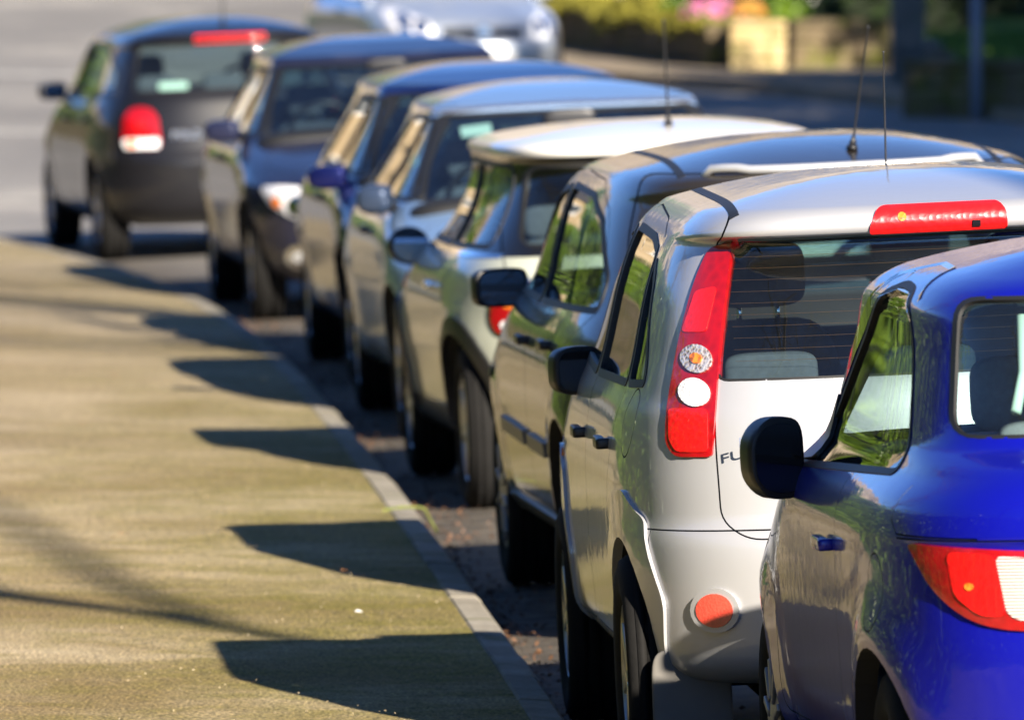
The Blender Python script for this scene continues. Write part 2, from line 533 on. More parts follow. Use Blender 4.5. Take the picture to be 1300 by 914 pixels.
def groove(body, view, line, closed=True, g=0.005, depth=0.014):
    pts = resample(line, 0.03, closed)
    n = len(pts)
    vs = []
    for i, p in enumerate(pts):
        a = pts[(i - 1) % n] if closed or i > 0 else pts[i]
        b = pts[(i + 1) % n] if closed or i < n - 1 else pts[i]
        t = (b - a); t.normalize()
        nn = Vector((-t.y, t.x)) * (g / 2)
        h = body.shoot(view, p.x, p.y)
        nrm = body.normal_at(h)[1]
        o1, d = view_ray(view, p.x + nn.x, p.y + nn.y); o2, d = view_ray(view, p.x - nn.x, p.y - nn.y)
        t0 = (h - o1).dot(d)
        k = 1.0 / max(0.25, abs(nrm.dot(d)))
        vs += [o1 + d * (t0 - 0.02 * k), o2 + d * (t0 - 0.02 * k), o2 + d * (t0 + depth * k), o1 + d * (t0 + depth * k)]
    fs = []
    for i in range(n if closed else n - 1):
        j = (i + 1) % n
        for k in range(4):
            k2 = (k + 1) % 4
            fs.append((i * 4 + k, i * 4 + k2, j * 4 + k2, j * 4 + k))
    if not closed:
        fs.append((0, 1, 2, 3)); fs.append(tuple((n - 1) * 4 + k for k in (3, 2, 1, 0)))
    return vs, fs

def patch(body, name, view, poly, mat, parent, off=0.004, thick=0.012, step=0.03, bulge=0.0, bn=True):
    """a piece that follows the body's skin inside a 2D outline, lifted by off"""
    out = resample(poly, step)
    xs = [p.x for p in out]; ys = [p.y for p in out]
    inner = []
    y = min(ys) + step / 2; row = 0
    while y < max(ys):
        x = min(xs) + (step / 2 if row % 2 else 0)
        while x < max(xs):
            if inpoly(x, y, out) and min((p.x - x)**2 + (p.y - y)**2 for p in out) > (step * 0.55)**2:
                inner.append(Vector((x, y)))
            x += step
        y += step * 0.87; row += 1
    n = len(out)
    co, ed, fa, *_ = delaunay_2d_cdt(out + inner, [], [list(range(n))], 1, 1e-6)
    V3, NR = [], []
    cx, cy = sum(xs) / n, sum(ys) / n
    for p in co:
        h = body.shoot(view, p.x, p.y)
        c, nr, _ = body.normal_at(h)
        e = 0
        if bulge:
            dm = min((q.x - p.x)**2 + (q.y - p.y)**2 for q in out) ** 0.5
            e = bulge * min(1, dm / 0.05) ** 0.5
        V3.append(h + nr * (off + e)); NR.append(nr)
    _, d = view_ray(view, 0, 0)
    faces = []
    for f in fa:
        a, b, c = [V3[i] for i in f[:3]]
        faces.append(list(f) if (b - a).cross(c - a).dot(NR[f[0]]) > 0 else list(f)[::-1])
    loops_n = [NR[i] for f in faces for i in f]
    # boundary skirt
    m0 = len(V3)
    cnt = {}
    for f in faces:
        for i in range(len(f)):
            cnt[(f[i], f[(i + 1) % len(f)])] = 1
    bd = [(a, b) for (a, b) in cnt if (b, a) not in cnt]
    vmap = {}
    for a, b in bd:
        for q in (a, b):
            if q not in vmap:
                vmap[q] = len(V3); V3.append(V3[q] - NR[q] * thick)
    for a, b in bd:
        f = (b, a, vmap[a], vmap[b])
        faces.append(f)
        nn = (V3[a] - V3[b]).cross(V3[vmap[a]] - V3[a]).normalized()
        if True: loops_n += [nn] * 4
    if bulge: 
        o = link_mesh(name, V3, faces, mat, parent, smooth=True)
        bm = bmesh.new(); bm.from_mesh(o.data)
        for e in bm.edges:
            if len(e.link_faces) == 2 and e.calc_face_angle(0) > R(50): e.smooth = False
        bm.to_mesh(o.data); bm.free()
        return o
    return link_mesh(name, V3, faces, mat, parent, normals=loops_n)

def make_shell(S, body, cuts, parts, root, base_mat, mat_of=None, inner_mats=('matt',)):
    """boolean the openings out of the closed body, then split the skin into its panels"""
    ob = mesh_obj(body.v, body.f)
    def cut(vf):
        c = mesh_obj(*vf)
        md = ob.modifiers.new('b', 'BOOLEAN')
        md.operation = 'DIFFERENCE'; md.object = c
        try: md.solver = 'MANIFOLD'
        except Exception: md.solver = 'EXACT'
        dg = bpy.context.evaluated_depsgraph_get(); dg.update()
        me = bpy.data.meshes.new_from_object(ob.evaluated_get(dg))
        if len(me.polygons) < 50:
            md.solver = 'EXACT'; dg.update()
            me = bpy.data.meshes.new_from_object(ob.evaluated_get(dg))
        ob.modifiers.clear()
        if len(me.polygons) >= 50:
            ob.data = me
        else: print('CUT FAILED')
        COLo = c.data; bpy.data.objects.remove(c); bpy.data.meshes.remove(COLo)
    for c in cuts: cut(c)
    me = ob.data
    N = len(me.vertices)
    vs = np.empty(N * 3); me.vertices.foreach_get('co', vs); vs = vs.reshape(-1, 3)
    cache = {}
    on = np.zeros(N, bool)
    for i in range(N):
        c, nr, d = body.normal_at(vs[i])
        cache[i] = nr
        on[i] = d is not None and d < 0.0012
    buckets = {}
    for p in me.polygons:
        idx = list(p.vertices)
        c = p.center
        fn = p.normal
        outer = all(on[i] for i in idx)
        if outer:
            cc, nn, dd = body.normal_at(c)
            outer = dd < 0.02 and fn.dot(nn) > 0.5
        if outer:
            key = 'body'; m = base_mat
            parts_here = parts
            for (pn, view, poly, side) in parts:
                if view in ('left', 'right'):
                    if (c.x < 0) != (view == 'left') or abs(nn.x) < 0.2: continue
                    if inpoly(c.y, c.z, poly): key = (pn, view); break
                elif view == 'rear':
                    if nn.y > 0.3 or c.y > S['ymid']: continue
                    if inpoly(c.x, c.z, poly): key = (pn, view); break
                elif view == 'front':
                    if c.y < S['ymid']: continue
                    if inpoly(c.x, c.z, poly): key = (pn, view); break
            if mat_of: m = mat_of(c, nn, base_mat)
            ln = [cache[i] for i in idx]
        else:
            key = 'body'
            r = min(math.hypot(c.y - wy, c.z - wz) - wr for wy, wz, wr in S['wheels'])
            m = M['well'] if r < 0.03 and c.z < 0.9 else M[inner_mats[0]]
            ln = [fn] * len(idx)
        buckets.setdefault(key, []).append((idx, m, ln))
    res = {}
    for key, lst in buckets.items():
        vm, V2, F2, LN, MI, MS = {}, [], [], [], [], []
        for idx, m, ln in lst:
            f = []
            for i in idx:
                if i not in vm: vm[i] = len(V2); V2.append(vs[i])
                f.append(vm[i])
            F2.append(f); LN += ln
            if m not in MS: MS.append(m)
            MI.append(MS.index(m))
        nm = 'body' if key == 'body' else key[0]
        o = link_mesh(nm, V2, F2, None, root, normals=LN, mats=MS, midx=MI)
        res[key] = o
    bpy.data.objects.remove(ob)
    return res

def lathe(prof, n=48):
    """profile [(r, x)] round the x axis"""
    vs, fs = [], []
    for k in range(n):
        a = 2 * math.pi * k / n
        for r, x in prof: vs.append((x, r * math.cos(a), r * math.sin(a)))
    m = len(prof)
    for k in range(n):
        k2 = (k + 1) % n
        for i in range(m - 1):
            fs.append((k * m + i, k * m + i + 1, k2 * m + i + 1, k2 * m + i))
    return vs, fs

def make_wheel(root, x, y, r, side, rimr=0.2, tw=0.185, style=5, rim_mat=None, steer=0):
    """tyre with rim; side -1 left: outer face at smaller x"""
    s = side
    h = tw / 2
    prof = [(rimr - 0.004, -h * 0.78), (rimr + 0.02, -h * 0.95), (r * 0.86, -h * 1.0), (r * 0.955, -h * 0.9), (r * 0.99, -h * 0.72), (r, -h * 0.4)]
    grooves = []
    for gx in (-0.3, 0.0, 0.3):
        grooves += [(r, (gx - 0.06) * h * 2), (r - 0.008, (gx - 0.05) * h * 2), (r - 0.008, (gx + 0.05) * h * 2), (r, (gx + 0.06) * h * 2)]
    prof += [p for p in grooves if abs(p[1]) < h * 0.75]
    prof += [(r, h * 0.6), (r * 0.99, h * 0.72), (r * 0.955, h * 0.9), (r * 0.86, h), (rimr + 0.02, h * 0.95), (rimr - 0.004, h * 0.78)]
    v, f = lathe([(a, b) for a, b in prof], 56)
    w = link_mesh('wheel', v, f, M['tyre'], root, smooth=True)
    w.location = (x, y, r - 0.006)
    if steer: w.rotation_euler = (0, 0, steer)
    bm = bmesh.new()
    prof = [(rimr, -h * 0.80), (rimr - 0.012, -h * 0.86), (rimr - 0.02, -h * 0.74), (rimr - 0.03, -h * 0.3), (rimr - 0.035, h * 0.5)]
    if style == 'cover':
        prof = [(rimr, -h * 0.80), (rimr - 0.012, -h * 0.88), (rimr - 0.05, -h * 0.84), (rimr - 0.11, -h * 0.92), (0.03, -h * 0.98), (0.001, -h)]
    v, f = lathe(prof, 48)
    vv = [bm.verts.new(p) for p in v]
    for q in f: bm.faces.new([vv[i] for i in q])
    if style != 'cover':
        for k in range(style):
            a = 2 * math.pi * k / style
            rot = Matrix.Rotation(a, 3, 'X')
            mid = (rimr - 0.02) / 2 + 0.02
            bm_box(bm, rot @ Vector((-h * 0.68, 0, mid)), (0.03, 0.045 if style < 8 else 0.026, rimr - 0.03), rot, bev=0.008)
        v, f = lathe([(0.001, -h * 0.8), (0.035, -h * 0.8), (0.055, -h * 0.72), (0.06, -h * 0.3)], 24)
        vv = [bm.verts.new(p) for p in v]
        for q in f: bm.faces.new([vv[i] for i in q])
        v, f = lathe([(0.001, -h * 0.1), (rimr * 0.8, -h * 0.1), (rimr * 0.8, h * 0.1)], 32)   # brake disc
        vv = [bm.verts.new(p) for p in v]
        for q in f: bm.faces.new([vv[i] for i in q])
    else:
        for k in range(10):
            a = 2 * math.pi * k / 10
            rot = Matrix.Rotation(a, 3, 'X')
            bm_box(bm, rot @ Vector((-h * 0.93, 0, rimr * 0.6)), (0.012, 0.02, rimr * 0.5), rot, bev=0.004)
    bmesh.ops.recalc_face_normals(bm, faces=bm.faces)
    o = from_bm('rim', bm, rim_mat or M['rim'], w, angle=35)
    if s > 0: o.rotation_euler = (0, 0, math.pi)
    return w

def blob(name, pts_fn, mat, parent, nu=24, nv=14):
    vs, fs = [], []
    for j in range(nv + 1):
        for i in range(nu):
            vs.append(pts_fn(2 * math.pi * i / nu, -math.pi / 2 + math.pi * j / nv))
    for j in range(nv):
        for i in range(nu):
            i2 = (i + 1) % nu
            fs.append((j * nu + i, j * nu + i2, (j + 1) * nu + i2, (j + 1) * nu + i))
    return link_mesh(name, vs, fs, mat, parent, smooth=True)

def spow(c, e): return math.copysign(abs(c) ** e, c)

def sbox(name, c, half, e, mat, parent, rot=None, shear=None, nu=28, nv=16):
    """superellipsoid box: half sizes, exponent e below 1 is boxier"""
    c = Vector(c)
    def fn(u, v):
        p = Vector((half[0] * spow(math.cos(v), e) * spow(math.cos(u), e), half[1] * spow(math.cos(v), e) * spow(math.sin(u), e), half[2] * spow(math.sin(v), e)))
        if shear: p = shear(p)
        if rot is not None: p = rot @ p
        return c + p
    return blob(name, fn, mat, parent, nu, nv)

def make_mirror(root, side, x, y, z, w, h, d, mat, e=0.45, taper=0.75, oval=False, glass=True, arm=0.07, armz=-0.3, glass_mat=None, tilt=0, yaw=14):
    """door mirror: housing reaching outwards, its glass on the rear side. x is the inner end of the housing"""
    s = side
    cx = x + s * w / 2
    ee = 1.0 if oval else e
    yr_ = Matrix.Rotation(-s * R(yaw), 3, 'Z')
    def shear(p):
        t = p.x * s / (w / 2)                # -1 inner, +1 outer
        k = 1 - (1 - taper) * max(0, t) ** 2
        q = Vector((p.x, p.y, p.z * k))
        if q.y < -d * 0.18: q.y = -d * 0.18 + (q.y + d * 0.18) * 0.04     # flat rear face
        q.z += t * tilt
        return yr_ @ q
    mr = sbox('wing_mirror', (cx, y, z), (w / 2, d / 2, h / 2), ee, mat, root, shear=shear)
    if glass:
        out = []
        n = 28
        for k in range(n):
            a = 2 * math.pi * k / n
            px = spow(math.cos(a), ee) * w / 2 * 0.86; pz = spow(math.sin(a), ee) * h / 2 * 0.84
            t = px * s / (w / 2)
            out.append(Vector((cx + px, y - d * 0.215, z + pz * (1 - (1 - taper) * max(0, t) ** 2) + t * tilt)))
        cc = Vector((cx, y, z))
        vs = [cc + yr_ @ (p - cc) for p in out + [p + Vector((0, 0.012, 0)) for p in out]]
        fs = [tuple(range(n)), tuple(range(n, 2 * n))[::-1]] + [(k, n + k, n + (k + 1) % n, (k + 1) % n) for k in range(n)]
        g = link_mesh('mirror_glass', vs, fs, glass_mat or M['mirrorglass'], mr)
    v, f = tube_mesh([(x + s * w * 0.12, y, z + armz * h), (x - s * arm * 0.5, y + 0.01, z + armz * h - 0.01), (x - s * arm, y + 0.02, z + armz * h - 0.02)], [0.022, 0.026, 0.034], 12)
    link_mesh('mirror_arm', v, f, M['black'], mr, smooth=True)
    return mr

def make_seat(root, x, y, mat, z0=0.42, top=1.08, w=0.46, head=True, lean=0.16, open_head=False):
    bk = sbox('seat', (x, y, (z0 + top) / 2), (w / 2, 0.065, (top - z0) / 2), 0.35, mat, root,
              shear=lambda p: Vector((p.x * (1 - 0.18 * max(0, p.z / ((top - z0) / 2)) ** 2), p.y - lean * p.z, p.z)))
    if head:
        hy = y - lean * ((top - z0) / 2 + 0.12)
        hr = sbox('headrest', (x, hy, top + 0.115), (0.125, 0.045, 0.085), 0.45, mat, bk)
        v, f = tube_mesh([(x - 0.05, hy, top - 0.05), (x - 0.05, hy, top + 0.08)], 0.007, 8)
        v2, f2 = tube_mesh([(x + 0.05, hy, top - 0.05), (x + 0.05, hy, top + 0.08)], 0.007, 8)
        f2 = [tuple(i + len(v) for i in q) for q in f2]
        link_mesh('headrest_post', v + v2, f + f2, M['chrome'], bk, smooth=True)
    return bk

def interior(S, root, seatmat='seat', rear_head=True, wheel=True):
    yc = S['ycowl']; W_ = S['halfw']
    fs_y = S.get('front_seat', yc - 1.15); rs_y = S.get('rear_seat', 0.62)
    sh = S.get('seat_top', 1.02)
    for x in (-0.36, 0.36):
        make_seat(root, x, fs_y, M[seatmat], top=sh)
    b = sbox('rear_bench', (0, rs_y, 0.68), (W_ - 0.2, 0.07, 0.30), 0.3, M[seatmat], root, shear=lambda p: Vector((p.x, p.y - 0.15 * p.z, p.z)))
    if rear_head:
        for x in (-0.4, 0.0, 0.4):
            sbox('headrest', (x, rs_y - 0.05, 1.03), (0.12, 0.04, 0.06), 0.45, M[seatmat], b)
    sbox('dashboard', (0, yc - 0.22, 0.84), (W_ - 0.12, 0.24, 0.13), 0.4, M['rubber'], root)
    sbox('cabin_floor', (0, (yc + 0.2) / 2 + 0.1, 0.40), (W_ - 0.13, (yc - 0.2) / 2, 0.03), 0.2, M['matt'], root)
    if wheel:
        c = Vector((0.36, yc - 0.52, 0.93))
        rot = Matrix.Rotation(R(-24), 3, 'X')
        pts = [c + rot @ Vector((0.18 * math.cos(a), 0, 0.18 * math.sin(a))) for a in [2 * math.pi * k / 28 for k in range(29)]]
        v, f = tube_mesh(pts, 0.016, 8)
        v2, f2 = tube_mesh([c + rot @ Vector((-0.17, 0, 0)), c + rot @ Vector((0.17, 0, 0))], 0.018, 8)
        f2 = [tuple(i + len(v) for i in q) for q in f2]
        link_mesh('steering_wheel', v + v2, f + f2, M['black'], root, smooth=True)
    # rear view mirror on the windscreen
    zt = S['zrim'] - 0.07
    ys = S['wst'] + 0.10
    sbox('interior_mirror', (0, ys, zt), (0.11, 0.02, 0.035), 0.5, M['black'], root)

def text_mesh(s, size, mat, name, parent, loc, rot, depth=0.002, font_scale=(1, 1)):
    cu = bpy.data.curves.new('t', 'FONT')
    cu.body = s; cu.size = size; cu.extrude = depth; cu.align_x = 'LEFT'
    o = bpy.data.objects.new('t', cu); COL.objects.link(o)
    dg = bpy.context.evaluated_depsgraph_get(); dg.update()
    me = bpy.data.meshes.new_from_object(o.evaluated_get(dg))
    bpy.data.objects.remove(o); bpy.data.curves.remove(cu)
    me.name = name
    me.materials.clear(); me.materials.append(mat)
    o = bpy.data.objects.new(name, me); COL.objects.link(o)
    o.parent = parent; o.location = loc; o.rotation_euler = rot; o.scale = (font_scale[0], font_scale[1], 1)
    return o

def antenna(root, p, length, lean=(0, -0.25), r=0.0028, base=True, name='aerial', twisted=True):
    p = Vector(p)
    tip = p + Vector((lean[0], lean[1], 1)).normalized() * length
    pts = [p + (tip - p) * t for t in (0, 0.08, 0.12, 0.5, 0.985, 1.0)]
    o = tube(name, pts, [r * 2.2, r * 2.0, r * 1.1, r, r * 0.8, r * 1.5], M['black'], root, 8)
    if base:
        sbox('aerial_base', p + Vector((0, 0, 0.006)), (0.017, 0.036, 0.012), 0.8, M['black'], o)
        v, f = tube_mesh([p, p + (tip - p) * 0.12], [0.017, 0.004], 12)
        link_mesh('aerial_boot', v, f, M['black'], o, smooth=True)
    return o

def kerb_x(y):
    return float(KERB(y))

def ground_z(y):
    """the street is level and then climbs slowly"""
    y = min(y, 300)
    return 0.0 if y < 72 else (0.012 * (y - 72) ** 2 / 44 if y < 94 else 0.012 * (y - 83))

CAMBER = 0.052
def road_z(x, y):
    d = max(0.0, min(3.2, x - (kerb_x(y) if y < 77.6 else kerb_x(77.6))))
    t = max(0.0, min(1.0, (y - 70) / 12)); t = t * t * (3 - 2 * t)
    d = d * (1 - t) + 1.0 * t
    return ground_z(y) + CAMBER * (d if d < 2.2 else 2.2 + (d - 2.2) * 0.3)

def place(root, y_near, x_near, heading, L, facing, roll=2.6, gz=None):
    """put the car so that its end nearest the camera is at (x_near, y_near); heading degrees to the left; it leans with the camber"""
    a = R(heading)
    ym = y_near + L / 2
    z = road_z(x_near - math.sin(a) * L / 2, ym) if gz is None else gz
    if not facing:
        loc = Vector((x_near, y_near, z)); rz = a; rl = -R(roll)
    else:
        fwd = Vector((math.sin(a), -math.cos(a), 0))
        loc = Vector((x_near, y_near, z)) - fwd * L; rz = math.pi + a; rl = R(roll)
    root.matrix_world = Matrix.Translation(loc) @ Matrix.Rotation(rz, 4, 'Z') @ Matrix.Rotation(rl, 4, 'Y')
def ribbon(body, name, view, line, width, mat, parent, closed=True, off=0.003, thick=0.008, step=0.035):
    """a flat strip following the skin along a 2D line"""
    pts = resample(line, step, closed)
    n = len(pts)
    V, F = [], []
    for i, p in enumerate(pts):
        a = pts[(i - 1) % n] if closed or i > 0 else pts[i]
        b = pts[(i + 1) % n] if closed or i < n - 1 else pts[i]
        t = (b - a); t.normalize()
        nn = Vector((-t.y, t.x)) * (width / 2)
        row = []
        for q in (p + nn, p - nn):
            h = body.shoot(view, q.x, q.y)
            c, nr, _ = body.normal_at(h)
            row.append((h, nr))
        V += [row[0][0] - row[0][1] * thick, row[0][0] + row[0][1] * off, row[1][0] + row[1][1] * off, row[1][0] - row[1][1] * thick]
    for i in range(n if closed else n - 1):
        j = (i + 1) % n
        for k in range(4):
            F.append((i * 4 + k, i * 4 + (k + 1) % 4, j * 4 + (k + 1) % 4, j * 4 + k))
    if not closed:
        F.append((0, 1, 2, 3)); F.append(tuple((n - 1) * 4 + k for k in (3, 2, 1, 0)))
    bm = bmesh.new()
    vv = [bm.verts.new(v) for v in V]
    for f in F: bm.faces.new([vv[i] for i in f])
    bmesh.ops.recalc_face_normals(bm, faces=bm.faces)
    return from_bm(name, bm, mat, parent, angle=40)

def grow(poly, d):
    """push a polygon outwards by d"""
    P = [Vector(p) for p in poly]
    n = len(P)
    area = sum(P[i].x * P[(i + 1) % n].y - P[(i + 1) % n].x * P[i].y for i in range(n))
    s = 1 if area > 0 else -1
    out = []
    for i in range(n):
        t = (P[(i + 1) % n] - P[i - 1]); t.normalize()
        out.append(P[i] + Vector((t.y, -t.x)) * d * s)
    return out

def mx(poly): return [(-p[0], p[1]) for p in poly]

def sym(half):
    """closed outline symmetric about x=0 from its right half listed top to bottom"""
    return [(x, z) for x, z in half] + [(-x, z) for x, z in reversed(half)]

def build_car(S):
    """generic car: returns root, body, pieces"""
    body = Body(S, NQ=S.get('nq', 30), step=S.get('step', 0.03))
    inner = Body(S, inner=True)
    root = empty(S['name'])
    W_ = S['halfw']
    cuts = [(list(map(tuple, inner.v)), inner.f)]
    parts = []
    g = S.get('gap', 0.004)
    wins = [fillet(p, S.get('win_r', 0.04)) for p in S['windows']]
    for p in wins:
        cuts.append(prism('left', p, 2.9, 3.95)); cuts.append(prism('right', p, 2.9, 3.95))
    rw = fillet(sym(S['rear_window']), S.get('rw_r', 0.05))
    cuts.append(prism('rear', rw, 3.2, 4 + S.get('rw_depth', 0.75)))
    ws = fillet(sym(S['windscreen']), 0.05)
    cuts.append(prism('front', ws, 9 - S['L'] - 0.2, 9 - S.get('ws_depth', S['wst'] - 0.85)))
    for (wy, wz, wr) in S['wheels']:
        for s in (-1, 1):
            x0, x1 = (W_ - 0.27) * s, (W_ + 0.3) * s
            vs, fs, n = [], [], 40
            for xx in (x0, x1):
                for k in range(n):
                    a = 2 * math.pi * k / n
                    vs.append((xx, wy + wr * math.cos(a), wz + wr * math.sin(a)))
            fs = [tuple(range(n)), tuple(range(n, 2 * n))[::-1]] + [(k, (k + 1) % n, n + (k + 1) % n, n + k) for k in range(n)]
            cuts.append((vs, fs))
    for dpoly in S.get('doors', []):
        dp = fillet(dpoly, 0.06)
        for side in ('left', 'right'):
            cuts.append(groove(body, side, dp, True, g)); parts.append(('door', side, dp, None))
    if 'tailgate' in S:
        tg = fillet(sym(S['tailgate']), 0.05)
        if S.get('tailgate_open'):
            half = [Vector(p) for p in S['tailgate_open']]
            ln = fillet([(-p.x, p.y) for p in half] + [(p.x, p.y) for p in reversed(half)], [0] + [.06] * (2 * len(half) - 2) + [0])
            cuts.append(groove(body, 'rear', ln, False, g))
        else: cuts.append(groove(body, 'rear', tg, True, g))
        parts.append(('tailgate', 'rear', tg, None))
    parts += S.get('part_only', [])
    for view, line in S.get('seams', []):
        cuts.append(groove(body, view, line, False, g))
    if 'bonnet' in S:
        bp = fillet(sym(S['bonnet']), 0.05)
        vtop = [Vector(p) for p in bp]
        cuts.append(groove(body, 'top', vtop, True, g))
    if 'flap' in S:
        c = circle2(*S['flap'][:2], S['flap'][2], 24)
        cuts.append(groove(body, S['flap'][3], c, True, 0.004))
    shell = make_shell(S, body, cuts, parts, root, S['paint'], S.get('mat_of'))
    # glass
    gm = S.get('glass', M['glass'])
    for p in wins:
        for side in ('left', 'right'):
            w = patch(body, 'window', side, grow(p, 0.012), gm, root, off=-0.006, thick=0.003, step=0.05)
            ribbon(body, 'window_seal', side, p, S.get('seal_w', 0.020), S.get('seal', M['rubber']), w, off=0.0025)
    w = patch(body, 'rear_window', 'rear', grow(rw, 0.012), S.get('rglass', gm), root, off=-0.004, thick=0.003, step=0.05)
    ribbon(body, 'window_seal', 'rear', rw, S.get('rw_seal', 0.012), M['rubber'], w, off=0.001)
    w = patch(body, 'windscreen', 'front', grow(ws, 0.010), M['wsglass'], root, off=-0.004, thick=0.003, step=0.05)
    ribbon(body, 'window_seal', 'front', ws, 0.010, M['rubber'], w, off=0.001)
    for (wy, wz, wr) in S['wheels']:
        for s in (-1, 1):
            make_wheel(root, s * (W_ - 0.115 - S.get('wheel_in', 0)), wy, S.get('wr', 0.3), s, S.get('rimr', 0.19), style=S.get('rimstyle', 5), rim_mat=S.get('rim_mat'), steer=(S.get('steer', 0) if wy > 1.5 else 0))
    # underside between the wheels
    bm = bmesh.new()
    bm_box(bm, (0, S['L'] / 2, 0.27), (W_ * 1.15, S['L'] * 0.9, 0.10), bev=0.03)
    for wy, _, _ in S['wheels']: bm_box(bm, (0, wy, S.get('wr', 0.3)), (W_ * 1.6, 0.09, 0.09), bev=0.02)
    bm_box(bm, (0.38, 0.22, 0.26), (0.05, 0.3, 0.05), bev=0.015)
    from_bm('underbody', bm, M['well'], root, angle=40)
    interior(S, root, S.get('seatmat', 'seat'), S.get('rear_head', True))
    if 'mirror' in S:
        for s in (-1, 1): make_mirror(root, s, s * S['mirror']['x'], **{k: v for k, v in S['mirror'].items() if k != 'x'})
    for (hy, hz) in S.get('handles', []):
        for side in (-1, 1):
            sd = 'left' if side < 0 else 'right'
            h = body.shoot(sd, hy, hz)
            dr = [o for k, o in shell.items() if k != 'body' and k[1] == sd]
            par = root
            for k, o in shell.items():
                if k != 'body' and k[0] == 'door' and k[1] == sd: par = o
            sbox('door_handle', (h.x + side * 0.018, hy, hz), (0.012, 0.095, 0.016), 0.4, S.get('handle_mat', M['black']), par)
            sbox('door_handle', (h.x + side * 0.012, hy - 0.08, hz), (0.02, 0.02, 0.014), 0.4, S.get('handle_mat', M['black']), par)
    return root, body, shell

def lamp_disc(body, name, view, c, r, mat, parent, off, thick=0.01, ry=None, bulge=0.0):
    return patch(body, name, view, circle2(c[0], c[1], r, 22, ry), mat, parent, off=off, thick=thick, step=r / 2.5 if r > 0.03 else 0.015, bulge=bulge)

